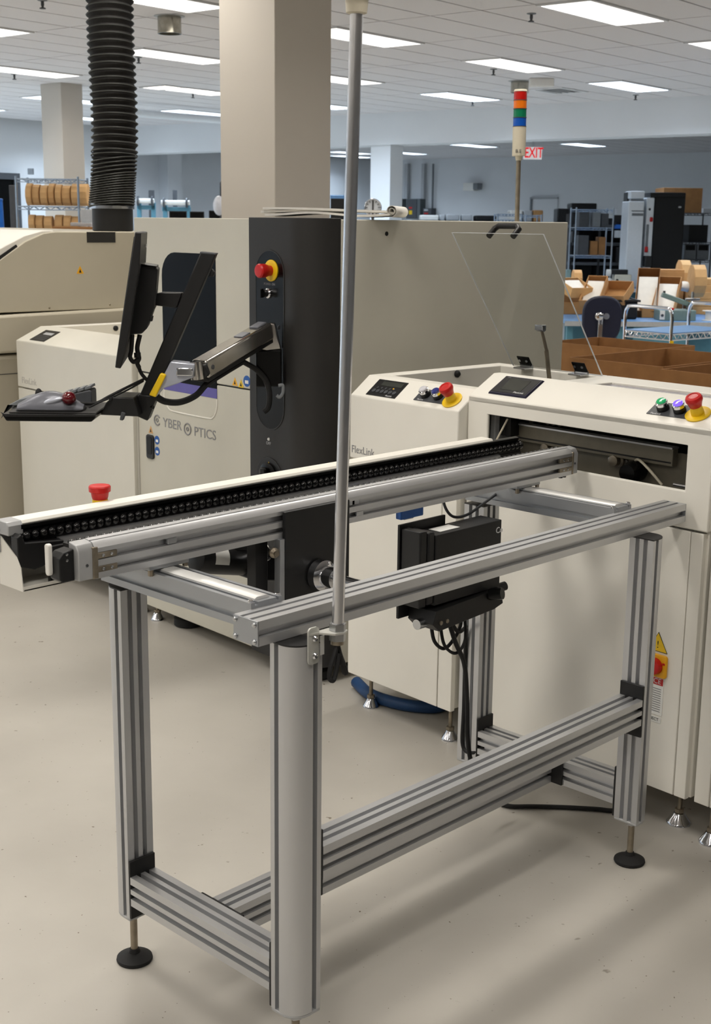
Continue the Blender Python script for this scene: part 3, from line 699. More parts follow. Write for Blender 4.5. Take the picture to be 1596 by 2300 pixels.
# ================================================================== machine line (frame M)
def level_foot(parent, x, y, ztop, r=.032, m='chrome', sr=.007):
    f = part(parent, 'foot', MB().lathe([(r, 0), (r, .004), (r*.92, .008), (r*.55, .026), (r*.45, .032), (sr*1.2, .034)], (x, y, 0), n=12), m)
    part(f, 'stud', MB().cyl((x, y, .03), (x, y, ztop), sr, n=12), 'worn_steel')
    part(f, 'lock_nut', MB().cyl((x, y, .034), (x, y, .045), sr*2, n=6), 'worn_steel')
    return f
class Slope:
    def __init__(s, xf, zf, xr, zr):
        s.o = Vector((xf, 0, zf)); s.v = Vector((xr-xf, 0, zr-zf)).normalized(); s.u = Vector((0, -1, 0)); s.n = s.u.cross(s.v)
        if s.n.z < 0: s.n = -s.n
    def p(s, y, v, h=0.0): return s.o + Vector((0, y, 0)) + s.v*v + s.n*h
    def plate(s, y0, y1, v0, v1, h0, h1):
        """box lying on the slope"""
        return MB().obox((s.p((y0+y1)/2, (v0+v1)/2, (h0+h1)/2)), (abs(y1-y0), v1-v0, h1-h0), (0,1,0), s.v, s.n)
def push_button(parent, S, y, v, lens, r=.0165):
    b = part(parent, 'push_button', MB().lathe([(r*1.0, 0), (r*1.05, .002), (r*1.05, .014), (r*.9, .015)], S.p(y, v, .001), S.n, n=22), 'black_plastic')
    part(b, 'bezel_ring', MB().lathe([(r*.9, .015), (r*1.02, .016), (r*1.02, .024), (r*.86, .026)], S.p(y, v, .001), S.n, n=22), 'chrome')
    part(b, 'lens', MB().lathe([(r*.84, .02), (r*.84, .0285), (r*.7, .031), (r*.2, .0325)], S.p(y, v, .001), S.n, n=22), lens)
def estop(parent, S, y, v, R=.035, r=.0195):
    b = part(parent, 'stop_button', MB().lathe([(R, 0), (R, .003), (R*.95, .004), (r*.9, .0042)], S.p(y, v, .001), S.n, n=30), 'yellow')
    part(b, 'collar', MB().lathe([(r*.92, .003), (r*.9, .012), (r*.82, .022), (r*.8, .03)], S.p(y, v, .001), S.n, n=24), 'yellow')
    part(b, 'mushroom', MB().lathe([(r*.85, .028), (r*1.0, .038), (r*1.18, .046), (r*1.2, .052), (r*1.05, .058), (r*.7, .060), (r*.66, .0585), (r*.1, .0595)], S.p(y, v, .001), S.n, n=28), 'red')
def frustum_plate(S, y0, y1, v0, v1, t, slant=.006):
    a = [S.p(y, v, 0) for y, v in ((y0, v0), (y1, v0), (y1, v1), (y0, v1))]
    sy = slant if y1 > y0 else -slant
    b = [S.p(y, v, t) for y, v in ((y0+sy, v0+slant), (y1-sy, v0+slant), (y1-sy, v1-slant), (y0+sy, v1-slant))]
    return MB().add(a+b, [(3,2,1,0), (4,5,6,7), (0,1,5,4), (1,2,6,5), (2,3,7,6), (3,0,4,7)])
XD, ZD = (0, -1, 0), (0, 0, 1)          # writing direction on faces that look towards -X

# ---------------------------------------------------------------- right module: slot, touch panel
m2 = thing('transfer_module', 'white board transfer machine with touch panel and slot that takes in the conveyor', 'machine', (1.49, .55, 0), 'M')
xf, y0, y1, zs, zf, xr, zr = 1.49, .100, .984, .884, 1.160, 1.602, 1.222
hood = MB().ring((y0, y1, zs, zf), (.18, .90, .987, 1.110), 'yz', xf, xf+.012)
hood.prism([(xf, zf), (xr, zr), (xr+.03, zr), (xr+.055, 1.174), (xr+.055, 1.14), (xf, 1.14)], 'xz', y0, y1)
hood.box(xf+.012, 2.19, y0, y0+.012, zs, 1.14); hood.box(xf+.012, 2.19, y1-.012, y1, zs, 1.14)
hood.box(2.178, 2.19, y0, y1, zs, 1.14)
hd = part(m2, 'hood', hood, 'cream_new', .004)
part(m2, 'top_panel', MB().ring((xr+.03, 2.19, y0, y1), (1.70, 2.05, y0+.05, .86), 'xy', 1.14, 1.174), 'cream_new', .003)
part(m2, 'top_window', MB().box(1.70, 2.05, y0+.05, .86, 1.150, 1.166), 'tinted_acrylic')
part(m2, 'front_panel', MB().box(xf+.001, xf+.02, .153, y1-.004, .116, zs-.006), 'cream_new', .002)
part(m2, 'front_panel', MB().box(xf+.001, xf+.02, .112, .150, .116, zs-.006), 'cream_new', .002)
part(m2, 'body', MB().box(xf+.02, 2.18, .106, y1-.004, .118, zs), 'cream_new', .002)
# inside the slot
part(m2, 'inner_liner', MB().box(xf+.30, xf+.31, .11, .98, zs+.02, 1.138), 'dark_grey')
part(m2, 'inner_floor', MB().box(xf+.012, xf+.30, .11, .98, .93, .94), 'dark_grey')
rail = part(m2, 'inner_rail', MB().box(xf+.10, xf+.125, .292, .895, 1.023, 1.073), 'inner_web', .002)
part(rail, 'rail_lip', MB().box(xf+.095, xf+.128, .292, .895, 1.073, 1.078), 'alu')
part(rail, 'rail_groove', MB().box(xf+.098, xf+.10, .297, .89, 1.032, 1.036), 'black_paint')
part(m2, 'inner_side', MB().box(xf+.04, xf+.2, .905, .925, .95, 1.12), 'light_grey', .002)
part(m2, 'inner_web', MB().box(xf+.125, xf+.135, .26, .90, .945, 1.06), 'inner_web')
part(m2, 'inner_beam', MB().cyl((xf+.16, .13, 1.098), (xf+.16, .95, 1.098), .014, n=14), 'dark_grey')
for yy in (.752, .493):
    pf = part(m2, 'roller_bearing', MB().lathe([(.022, 0), (.022, .008), (.016, .012), (.016, .03), (.008, .032)], (xf+.125, yy, 1.012), (-1,0,0), n=20), 'worn_steel')
    for s in (-1, 1): part(pf, 'bolt', MB().cyl((xf+.119, yy+s*.03, 1.012), (xf+.125, yy+s*.03, 1.012), .005, n=8), 'steel')
part(m2, 'motor_roller', MB().lathe([(.030, 0), (.030, .05), (.027, .055), (.024, .075), (.017, .076)], (xf+.125, .420, .994), (-1,-.15,0), n=22), 'black_gloss')
part(m2, 'inner_cable', MB().tube(smooth_path([(xf+.11, .43, 1.012), (xf+.09, .40, 1.03), (xf+.08, .355, 1.01), (xf+.09, .315, .97)]), .004, 8), 'beige_plastic')
part(m2, 'rod', MB().cyl((xf+.03, .175, .992), (xf+.03, .235, .992), .005, n=10), 'chrome')
part(m2, 'sensor', MB().box(xf+.085, xf+.10, .205, .222, 1.012, 1.03), 'blue', .002)
for yy in (.735, .715, .69): part(m2, 'spring_block', MB().cyl((xf+.10, yy, 1.104), (xf+.085, yy, 1.100), .011, n=12), 'black_gloss')
part(m2, 'tension_cable', MB().tube([(xf+.02, .885, 1.02), (xf+.03, .845, 1.10)], .003, 6), 'beige_plastic')
for yy in (.87, .895): part(m2, 'connector_block', MB().box(xf+.06, xf+.10, yy-.012, yy+.012, 1.04, 1.10), 'black_plastic', .002)
# controls on the slope
S2 = Slope(xf, zf, xr, zr)
tp = part(m2, 'touch_panel', frustum_plate(S2, .920, .766, .022, .118, .006, .004), 'navy_frame', .001)
part(tp, 'panel_face', S2.plate(.912, .774, .030, .110, .006, .0066), 'black_plastic')
part(tp, 'display', S2.plate(.885, .803, .044, .100, .0066, .0072), 'screen')
text(tp, 'lettering', 'FlexLink', .012, S2.p(.805, .036, .0073), XD, S2.v, 'white_print', .0002)
text(tp, 'small_lettering', 'IDEC', .006, S2.p(.893, .105, .0073), XD, S2.v, 'grey_print', .0002)
bpn = part(m2, 'button_plate', S2.plate(.336, .182, .030, .088, 0, .002), 'dark_grey')
text(bpn, 'lettering', 'FlexLink', .010, S2.p(.308, .034, .0022), XD, S2.v, 'white_print', .0002)
push_button(m2, S2, .298, .058, 'button_green'); push_button(m2, S2, .244, .058, 'button_violet'); estop(m2, S2, .186, .056)
# isolator, warning and notice
ro = part(m2, 'isolator_switch', MB().prism(rrect(.196, .262, .448, .514, .008), 'yz', xf-.008, xf+.001), 'orange_yellow', .002)
part(ro, 'knob', MB().lathe([(.024, 0), (.022, .016), (.016, .018)], (xf-.008, .231, .480), (-1,0,0), n=22), 'red')
part(ro, 'mark', MB().box(xf-.0088, xf-.008, .200, .208, .488, .494), 'red')
wt = part(m2, 'warning_triangle', MB().prism([(.202, .522), (.262, .522), (.232, .574)], 'yz', xf-.0006, xf+.001), 'yellow')
part(wt, 'border', MB().prism([(.200, .520), (.264, .520), (.232, .577)], 'yz', xf-.0003, xf+.0011), 'black_print')
text(wt, 'symbol', '!', .03, (xf-.0007, .232, .540), XD, ZD, 'black_print', .0002)
nl = part(m2, 'notice_label', MB().prism(rrect(.205, .300, .335, .446, .003), 'yz', xf-.0006, xf+.001), 'sticker_white')
part(nl, 'notice_header', MB().box(xf-.0009, xf, .207, .298, .424, .444), 'red')
text(nl, 'lettering', 'NOTICE', .0215, (xf-.0010, .2525, .434), XD, ZD, 'white_print', .0002)
for k, wl in enumerate((.035, .05, .03, .08, .075, .05, .08, .045, .07, .06, .05)):
    part(nl, 'text_line', MB().box(xf-.0009, xf-.0005, .212, .212+wl, .411-k*.0066, .4135-k*.0066), 'grey_print')
nl2 = part(m2, 'disconnect_label', MB().prism(rrect(.208, .300, .313, .331, .003), 'yz', xf-.0006, xf+.001), 'sticker_white')
text(nl2, 'lettering', 'DISCONNECT', .0125, (xf-.0010, .254, .322), XD, ZD, 'black_print', .0002)
for yy in (.175, .90): level_foot(m2, 1.565, yy, .118, .036)
for yy in (.175, .90): level_foot(m2, 2.11, yy, .118, .036)

# ---------------------------------------------------------------- machine at the right picture edge
m3 = thing('edge_module', 'white machine cabinet cut by the right picture edge, beside the transfer machine', 'machine', (1.49, -.4, 0), 'M')
part(m3, 'body', MB().box(1.51, 2.19, -.90, .084, .122, 1.14), 'cream_new', .003)
part(m3, 'front_panel', MB().box(1.492, 1.51, -.40, .034, .120, .88), 'cream_new', .002)
part(m3, 'front_panel', MB().box(1.492, 1.51, .037, .084, .120, .88), 'cream_new', .002)
part(m3, 'hood', MB().prism([(1.492, .886), (1.492, 1.13), (1.60, 1.19), (2.18, 1.19), (2.18, .886)], 'xz', -.90, .080), 'cream_new', .004)
level_foot(m3, 1.53, .045, .122, .034); level_foot(m3, 1.53, -.8, .122, .034); level_foot(m3, 2.1, -.8, .122, .034); level_foot(m3, 2.1, .045, .122, .034)

# ---------------------------------------------------------------- module between the two: keypad, buttons, clear lid
m1 = thing('inspection_infeed', 'white conveyor module with keypad and open clear lid, left of the transfer machine', 'machine', (1.45, 1.22, 0), 'M')
xf, y0, y1, zs, zf, xr, zr = 1.45, .986, 1.492, .897, 1.112, 1.535, 1.174
hb1 = MB().prism([(xf, zs), (xf, zf), (xr, zr), (xr+.05, zr), (xr+.05, zs)], 'xz', y0, y1)
part(m1, 'hood', hb1, 'cream_new', .004)
part(m1, 'rim', MB().box(xr+.05, 2.19, 1.43, y1, zs, 1.174), 'cream_new', .003)
part(m1, 'rim', MB().box(2.13, 2.19, .986, 1.43, zs, 1.174), 'cream_new', .003)
part(m1, 'rim', MB().box(xr+.05, 2.13, .992, 1.01, zs, 1.15), 'cream_new', .003)
part(m1, 'well', MB().box(xr+.05, 2.13, 1.01, 1.43, .98, .99), 'black_paint')
part(m1, 'bumper', MB().lathe([(.013, 0), (.013, .006), (.008, .012)], (1.90, 1.43, 1.158), (0,-1,0), n=16), 'black_rubber')
part(m1, 'front_panel', MB().box(xf+.001, xf+.02, 1.050, y1, .125, zs-.005), 'cream_new', .002)
part(m1, 'front_panel', MB().box(xf+.001, xf+.02, .985, 1.046, .125, zs-.005), 'cream_new', .002)
part(m1, 'body', MB().box(xf+.02, 2.18, .995, y1-.004, .127, zs), 'cream_new', .002)
S1 = Slope(xf, zf, xr, zr)
kp = part(m1, 'keypad', S1.plate(1.424, 1.284, .012, .090, 0, .002), 'black_plastic')
part(kp, 'display', S1.plate(1.394, 1.296, .062, .082, .002, .0028), 'screen')
for k in range(6): part(kp, 'key', MB().cyl(S1.p(1.402-k*.0195, .034, .002), S1.p(1.402-k*.0195, .034, .004), .008, n=12), 'dark_grey')
for k in range(5): part(kp, 'key', MB().cyl(S1.p(1.396-k*.0195, .050, .002), S1.p(1.396-k*.0195, .050, .0036), .004, n=8), 'dark_grey')
part(kp, 'indicator', MB().cyl(S1.p(1.322, .052, .002), S1.p(1.322, .052, .0045), .003, n=8), 'orange_yellow')
text(kp, 'lettering', 'FlexLink', .009, S1.p(1.318, .018, .0023), XD, S1.v, 'white_print', .0002)
b1 = part(m1, 'button_plate', S1.plate(1.203, 1.040, .020, .074, 0, .002), 'dark_grey')
text(b1, 'lettering', 'FlexLink', .008, S1.p(1.175, .025, .0022), XD, S1.v, 'white_print', .0002)
push_button(m1, S1, 1.166, .047, 'button_clear'); push_button(m1, S1, 1.110, .047, 'button_blue'); estop(m1, S1, 1.046, .042, .034, .0195)
text(m1, 'lettering', 'FlexLink', .036, (xf-.0006, 1.425, .928), XD, ZD, 'grey_print', .0004, sx=.95)
part(m1, 'emblem', MB().lathe([(.012, 0), (.012, .0006), (.007, .0007), (.007, 0)], (xf, 1.515-.012, .930), (-1,0,0), n=20), 'grey_print')
# clear lid, hinged at the back and propped open
hx, hz, tx, tz = 2.125, 1.180, 1.789, 1.650
lu = Vector((tx-hx, 0, tz-hz)); LL = lu.length; lu.normalize(); ln = Vector((lu.z, 0, -lu.x))
lid = part(m1, 'clear_lid', MB().obox(Vector((hx, 1.162, hz)) + lu*LL/2, (LL, .40, .005), lu, (0,1,0), ln), 'acrylic', label='clear acrylic lid propped open')
for yy in (.961, 1.363): part(lid, 'lid_edge', MB().beam(Vector((hx, yy, hz)), Vector((tx, yy, tz)), .0012, .005, (0,1,0)), 'acrylic_edge')
part(lid, 'lid_edge', MB().beam(Vector((tx, .961, tz)), Vector((tx, 1.363, tz)), .005, .0012), 'acrylic_edge')
def lp(v, y, h): return Vector((hx, y, hz)) + lu*v - ln*h
hl = part(lid, 'lid_handle', MB().tube([lp(LL-.014, 1.205, -.004), lp(LL-.010, 1.205, -.040), lp(LL-.006, 1.192, -.050), lp(LL-.006, 1.112, -.050), lp(LL-.010, 1.099, -.040), lp(LL-.014, 1.099, -.004)], .010, 12), 'black_plastic')
for yy in (1.30, 1.05):
    hg = part(m1, 'lid_hinge', MB().box(2.085, 2.13, yy-.028, yy+.028, 1.174, 1.180), 'steel', .001)
    part(hg, 'hinge_leaf', MB().obox(lp(.022, yy, -.004), (.045, .056, .004), lu, (0,1,0), ln), 'black_gloss', .001)
    part(hg, 'hinge_barrel', MB().cyl((2.125, yy-.028, 1.184), (2.125, yy+.028, 1.184), .006, n=10), 'steel')
    for s in (-1, 1): part(hg, 'hinge_screw', MB().cyl(lp(.03, yy+s*.016, .001), lp(.03, yy+s*.016, .005), .005, n=8), 'steel')
sa = part(m1, 'lid_stay', MB().beam((2.075, 1.15, 1.15), (2.052, 1.15, 1.255), .018, .004, (0,1,0)), 'worn_steel')
part(sa, 'stay_slide', MB().beam((2.055, 1.147, 1.24), (2.018, 1.147, 1.33), .012, .004, (0,1,0)), 'worn_steel')
part(sa, 'stay_pivot', MB().cyl((2.018, 1.135, 1.33), (2.018, 1.165, 1.33), .009, n=12), 'steel')
part(sa, 'stay_bracket', MB().box(2.008, 2.03, 1.135, 1.17, 1.325, 1.345), 'steel', .002)
for yy in (1.038, 1.43): level_foot(m1, 1.508, yy, .127, .03)
for yy in (1.038, 1.43): level_foot(m1, 2.1, yy, .127, .03)

# ---------------------------------------------------------------- big inspection machine
cy = thing('inspection_machine', 'tall cream inspection machine with dark grey tower and smoked window', 'machine', (1.45, 2.2, 0), 'M')
ys, yt, yl, zt = 1.70, 2.055, 2.848, 1.690
rr = .122
body = [(1.47, yt), (1.47, yl), (2.81, yl), (2.81, ys), (1.585, ys), (1.585, yt)]
part(cy, 'side_body', MB().prism(body, 'xy', .065, 1.064), 'cream', .003)
part(cy, 'upper_body', MB().prism(body, 'xy', 1.070, zt), 'cream', .003)
part(cy, 'seam_shadow', MB().prism([(1.48, yt), (1.48, yl-.01), (2.80, yl-.01), (2.80, ys+.01), (1.59, ys+.01), (1.59, yt)], 'xy', 1.06, 1.074), 'black_paint')
tw = [(1.45, yt-.002), (1.45, ys+rr)] + [(1.45+rr - rr*math.cos(math.radians(a)), ys+rr - rr*math.sin(math.radians(a))) for a in range(10, 91, 10)] + [(1.584, ys), (1.584, yt-.002)]
# tower with a recessed control niche
part(cy, 'tower', MB().prism(tw, 'xy', .065, zt+.004), 'charcoal', .002)
def stadium(yc, hw, z0, z1, n=12):
    out = []
    for k in range(n+1): a = math.radians(180*k/n); out.append((yc + hw*math.cos(a), z1-hw + hw*math.sin(a)))
    for k in range(n+1): a = math.radians(180 + 180*k/n); out.append((yc + hw*math.cos(a), z0+hw + hw*math.sin(a)))
    return out
nic = part(cy, 'control_niche', MB().prism(stadium(1.930, .080, .940, 1.580), 'yz', 1.4485, 1.46), 'black_gloss', .001)
nring = stadium(1.930, .083, .937, 1.583); ninn = stadium(1.930, .079, .941, 1.579); N = len(nring)
rim = MB(); rim.add([(1.4475, a, b) for a, b in nring] + [(1.4475, a, b) for a, b in ninn] + [(1.452, a, b) for a, b in nring] + [(1.452, a, b) for a, b in ninn],
    [(i, (i+1) % N, N+(i+1) % N, N+i) for i in range(N)] + [(2*N+i, 3*N+i, 3*N+(i+1) % N, 2*N+(i+1) % N) for i in range(N)] + [(i, 2*N+i, 2*N+(i+1) % N, (i+1) % N) for i in range(N)] + [(N+i, N+(i+1) % N, 3*N+(i+1) % N, 3*N+i) for i in range(N)])
part(nic, 'niche_rim', rim, 'charcoal')
es2 = part(cy, 'stop_button', MB().lathe([(.038, 0), (.038, .004), (.035, .006), (.02, .0065)], (1.4485, 1.918, 1.510), (-1,0,0), n=30), 'yellow')
part(es2, 'mushroom', MB().lathe([(.018, .006), (.020, .02), (.024, .03), (.025, .055), (.021, .060), (.01, .061)], (1.4485, 1.918, 1.510), (-1,0,0), n=28), 'red')
kn = part(cy, 'selector_knob', MB().lathe([(.018, 0), (.018, .006), (.013, .010), (.013, .026)], (1.4485, 1.935, 1.430), (-1,0,0), n=20), 'chrome')
part(kn, 'knob_bar', MB().box(1.410, 1.424, 1.93, 1.94, 1.415, 1.447), 'black_gloss', .002)
text(cy, 'lettering', 'POWER ON', .012, (1.4482, 1.93, 1.462), XD, ZD, 'grey_print', .0002)
ind = part(cy, 'indicator', MB().lathe([(.006, 0), (.005, .004), (.002, .005)], (1.45, 1.938, .902), (-1,0,0), n=12), 'sticker_white')
text(cy, 'lettering', 'OFF', .016, (1.4496, 1.941, .886), XD, ZD, 'light_grey', .0002)
gl = part(cy, 'lower_niche', MB().prism(stadium(1.935, .078, .66, .835), 'yz', 1.446, 1.46), 'black_plastic', .002)
part(gl, 'switch_knob', MB().lathe([(.05, 0), (.05, .008), (.042, .012), (.03, .014)], (1.446, 1.935, .765), (-1,0,0), n=26), 'black_gloss')
part(gl, 'switch_grip', MB().box(1.415, 1.434, 1.918, 1.952, .73, .80), 'black_gloss', .006)
part(gl, 'warning_triangle', MB().prism([(1.926, .803), (1.944, .803), (1.935, .820)], 'yz', 1.4455, 1.4462), 'yellow')
# smoked window, recess and front details
wx0, wx1, wz0, wz1 = 2.286, 2.650, 1.020, 1.558
wpoly = [(wx0, wz0+.03), (wx0, wz1)] + [(wx1-.09+.09*math.sin(math.radians(a)), wz1-.09+.09*math.cos(math.radians(a))) for a in range(0, 91, 15)] + [(wx1, wz0+.03)]
win = part(cy, 'smoked_window', MB().prism(wpoly, 'yz', 1.4685, 1.472), 'smoked_glass')
part(cy, 'window_film', MB().box(1.468, 1.472, wx0, wx1, 1.012, 1.050), 'purple_film')
hp = [(wx0, 1.012), (wx1, 1.012), (wx1, .985)] + [(wx1-.055-.055*math.sin(math.radians(a-90)), .960-.04*math.cos(math.radians(a-90))) for a in ()] + [(wx1-.02, .945), (wx1-.07, .930), (wx0+.06, .930), (wx0+.015, .950), (wx0, .985)]
part(cy, 'grip_recess', MB().prism(hp, 'yz', 1.4690, 1.472), 'cream', .001)
lip = MB().tube(smooth_path([(1.469, wx0, 1.01), (1.469, wx0+.002, .975), (1.469, wx0+.025, .938), (1.469, wx0+.07, .929), (1.469, wx1-.08, .929), (1.469, wx1-.03, .938), (1.469, wx1-.002, .975), (1.469, wx1, 1.01)], 5), .003, 6)
part(cy, 'recess_lip', lip, 'cream_new')
lx = 1.4690
for s, sz, yy, zz in (('YBER', .054, 2.598, .874), ('PTICS', .054, 2.370, .8645)):
    text(cy, 'lettering', s, sz, (lx, yy, zz), XD, (0, 0, 1), 'grey_print', .0004, sx=1.1)
for (yy, zz, cut) in ((2.706, .879, True), (2.4885, .869, False)):
    if cut:
        pts = [(lx-.0006, yy + .0205*math.cos(math.radians(a)), zz + .0205*math.sin(math.radians(a))) for a in range(215, 215+291, 10)]
        part(cy, 'letter_c', MB().tube(pts, .0028, 5), 'grey_print')
    else: part(cy, 'letter_o', MB().torus((lx-.0006, yy, zz), .0225, .0026, (1,0,0), 28, 5), 'grey_print')
    part(cy, 'letter_eye', MB().torus((lx-.0006, yy, zz), .007, .0022, (1,0,0), 16, 5), 'grey_print')
dh = part(cy, 'door_pull', MB().prism(rrect(2.732, 2.786, .711, .812, .012), 'yz', 1.462, 1.471), 'black_plastic', .003)
part(dh, 'pull_pocket', MB().prism(rrect(2.742, 2.776, .73, .805, .01), 'yz', 1.4605, 1.463), 'black_gloss')
def sticker_tri(yy, zz, s, m='yellow'):
    t = part(cy, 'warning_sticker', MB().prism([(yy-s, zz-s*.8), (yy+s, zz-s*.8), (yy, zz+s)], 'yz', 1.4688, 1.471), m)
    part(t, 'symbol', MB().prism([(yy-s*.35, zz-s*.5), (yy+s*.35, zz-s*.5), (yy, zz+s*.4)], 'yz', 1.4684, 1.469), 'black_print')
sticker_tri(2.170, 1.088, .017, 'orange_yellow'); sticker_tri(2.132, 1.084, .017); sticker_tri(2.757, .832, .017, 'kraft')
for (yy, zz, r) in ((2.096, 1.098, .021), (2.712, .795, .018), (2.712, .749, .018)):
    s_ = part(cy, 'instruction_sticker', MB().lathe([(r, 0), (r, .0022)], (1.471, yy, zz), (-1,0,0), n=24), 'blue')
    part(s_, 'symbol', MB().box(1.4684, 1.469, yy-r*.5, yy+r*.5, zz-r*.45, zz+r*.15), 'sticker_white')
part(cy, 'side_hole', MB().cyl((1.80, ys-.001, 1.642), (1.80, ys+.002, 1.642), .008, n=14), 'black_paint')
for (xx, yy) in ((1.56, 2.638), (1.56, 1.80), (2.70, 2.65), (2.70, 1.80)):
    part(cy, 'castor_foot', MB().lathe([(.05, 0), (.062, .005), (.062, .035), (.05, .045), (.03, .05), (.03, .066)], (xx, yy, 0), n=24), 'black_rubber')
level_foot(cy, 1.50, 2.785, .066, .03)

# ---------------------------------------------------------------- module on the far side of it
m0 = thing('outfeed_module', 'white conveyor module with small keypad, left of the tall inspection machine', 'machine', (1.45, 3.4, 0), 'M')
xf, y0, y1, zs, zf, xr, zr = 1.45, 2.862, 3.868, .905, 1.122, 1.580, 1.182
part(m0, 'hood', MB().prism([(xf, zs), (xf, zf), (xr, zr), (xr+.05, zr), (xr+.05, zs)], 'xz', y0, y1), 'cream_mid', .004)
part(m0, 'rim', MB().box(xr+.05, 2.18, 3.80, y1, zs, 1.182), 'cream_new', .003)
part(m0, 'bumper', MB().lathe([(.013, 0), (.013, .006), (.008, .012)], (1.95, 3.80, 1.160), (0,-1,0), n=16), 'black_rubber')
part(m0, 'well', MB().box(xr+.05, 2.18, y0, 3.80, .98, 1.10), 'cream_old')
part(m0, 'front_panel', MB().box(xf+.001, xf+.02, y0, y1-.002, .120, zs-.006), 'cream_mid', .002)
part(m0, 'body', MB().box(xf+.02, 2.18, y0, y1-.004, .122, zs), 'cream_new', .002)
S0 = Slope(xf, zf, xr, zr)
kp = part(m0, 'keypad', S0.plate(3.766, 3.632, .020, .116, 0, .002), 'charcoal')
part(kp, 'display', S0.plate(3.730, 3.650, .075, .095, .002, .0028), 'light_grey')
for k in range(3): part(kp, 'key_row', S0.plate(3.755, 3.645, .032+k*.013, .037+k*.013, .002, .0026), 'dark_grey')
text(m0, 'lettering', 'FlexLink', .042, (xf-.0006, 3.755, .938), XD, ZD, 'faint_print', .0004)
for yy in (2.93, 3.80): level_foot(m0, 1.52, yy, .122, .03); level_foot(m0, 2.1, yy, .122, .03)

# ---------------------------------------------------------------- oven behind, at the left edge
ov = thing('reflow_oven', 'old cream oven with sloping hood at the left edge, under the black duct', 'oven', (1.6, 4.6, 0), 'M')
yo = 4.02
part(ov, 'hood', MB().prism([(1.30, 1.24), (1.30, 1.39), (1.465, 1.487), (1.60, 1.573), (1.70, 1.612), (1.76, 1.620), (2.75, 1.620), (2.75, 1.24)], 'xz', yo, 6.6), 'cream_old', .004)
part(ov, 'lid_roll', MB().prism([(1.30, 1.50), (1.44, 1.525), (1.60, 1.60), (1.70, 1.625), (1.76, 1.626), (1.76, 1.612), (1.69, 1.604), (1.60, 1.565), (1.46, 1.485)], 'xz', yo+.012, 5.4), 'cream_new', .004)
gs = part(ov, 'hood_gasket', MB().beam((1.30, yo+.03, 1.395), (1.56, yo+.03, 1.552), .05, .016), 'black_rubber')
part(ov, 'ledge', MB().prism([(1.25, 1.05), (1.27, 1.225), (1.55, 1.232), (2.75, 1.25), (2.75, 1.05)], 'xz', yo-.04, 6.6), 'cream_old', .012)
part(ov, 'base', MB().box(1.30, 2.75, yo-.02, 6.6, .08, 1.04), 'cream_old', .02)
part(ov, 'panel_line', MB().box(1.299, 2.75, yo-.0215, yo, .948, .951), 'dark_grey')
part(ov, 'nameplate', MB().box(1.935, 2.098, yo-.002, yo+.002, 1.568, 1.6195), 'charcoal')
wt = part(ov, 'warning_triangle', MB().prism([(1.871, 1.417), (1.912, 1.417), (1.8915, 1.455)], 'xz', yo-.001, yo+.001), 'orange_yellow')
part(wt, 'symbol', MB().prism([(1.884, 1.422), (1.899, 1.422), (1.8915, 1.44)], 'xz', yo-.0014, yo-.0009), 'black_print')
for xx, zz in ((1.715, 1.255), (2.056, 1.260)): part(ov, 'screw', MB().lathe([(.006, 0), (.004, .003), (.001, .003)], (xx, yo, zz), (0,-1,0), n=10), 'worn_steel')
for xx in (1.4, 2.6):
    for yy in (4.1, 6.4): level_foot(ov, xx, yy, .09, .035)

# exhaust duct: black hose with ribs, clamp and stub
dx, dy = 2.325, 4.42
dc = thing('exhaust_duct', 'black ribbed flexible exhaust duct hanging down to the oven', 'duct', (dx, dy, 1.62), 'M')
def dcen(z):
    t = (z-1.75)/(H-1.75); return Vector((dx + .055*t + .012*math.sin(t*7), dy - .01*math.sin(t*5), z))
zs_ = []; z = 1.755; prof = []
k = 0
while z < H:
    zs_.append(z); z += .013 if z < 1.90 else (.020 if z < 2.02 else .036); k += 1
pts, rad = [], []
for a_, b_ in zip(zs_[:-1], zs_[1:]):
    for f_, r_ in ((0, .121), (.25, .113), (.5, .109), (.75, .113)):
        q = a_ + (b_-a_)*f_; pts.append(dcen(q)); rad.append(r_)
pts.append(dcen(zs_[-1])); rad.append(.12)
hose = part(dc, 'hose', MB().tube(pts, rad, 28), 'duct_black')
for q in zs_:
    tilt = Vector((.10*math.sin(q*9), .1, 1)).normalized() if q < 2.0 else Vector((.05, .08, 1)).normalized()
    part(hose, 'rib', MB().torus(dcen(q), .121, .0035, tilt, 28, 5), 'duct_rib')
part(dc, 'hose_clamp', MB().lathe([(.112, 0), (.117, .002), (.117, .018), (.112, .020)], (dx+.005, dy, 1.735), n=30), 'steel')
part(dc, 'stub', MB().lathe([(.10, 0), (.108, .004), (.108, .12), (.104, .125)], (dx+.005, dy, 1.620), n=30), 'black_paint')

# ---------------------------------------------------------------- on top of the tall machine
ppt = thing('paper_roll', 'stack of white paper with a rolled end on top of the dark tower', 'paper', (1.8, 1.95, 1.695), 'M')
a0 = Vector((1.475, 1.99, 1.697)); vd = Vector((.62, -.785, 0)).normalized(); nd = Vector((.785, .62, 0))
def sheet(u0, u1, w0, w1, zf_, t=.0075):
    mb = MB(); n = 12; vs = []
    for k in range(n+1):
        u = u0 + (u1-u0)*k/n
        for w in (w0, w1):
            for h in (0, t): vs.append(a0 + vd*u + nd*w + Vector((0,0,zf_(u)+h)))
    fs = []
    for k in range(n):
        b = k*4
        fs += [(b, b+4, b+6, b+2), (b+1, b+3, b+7, b+5), (b, b+1, b+5, b+4), (b+2, b+6, b+7, b+3)]
    fs += [(0, 2, 3, 1), (4*n, 4*n+1, 4*n+3, 4*n+2)]
    return mb.add(vs, fs)
part(ppt, 'sheet', sheet(.0, .45, .0, .30, lambda u: .002 + .010*math.sin(u*9)**2), 'paper')
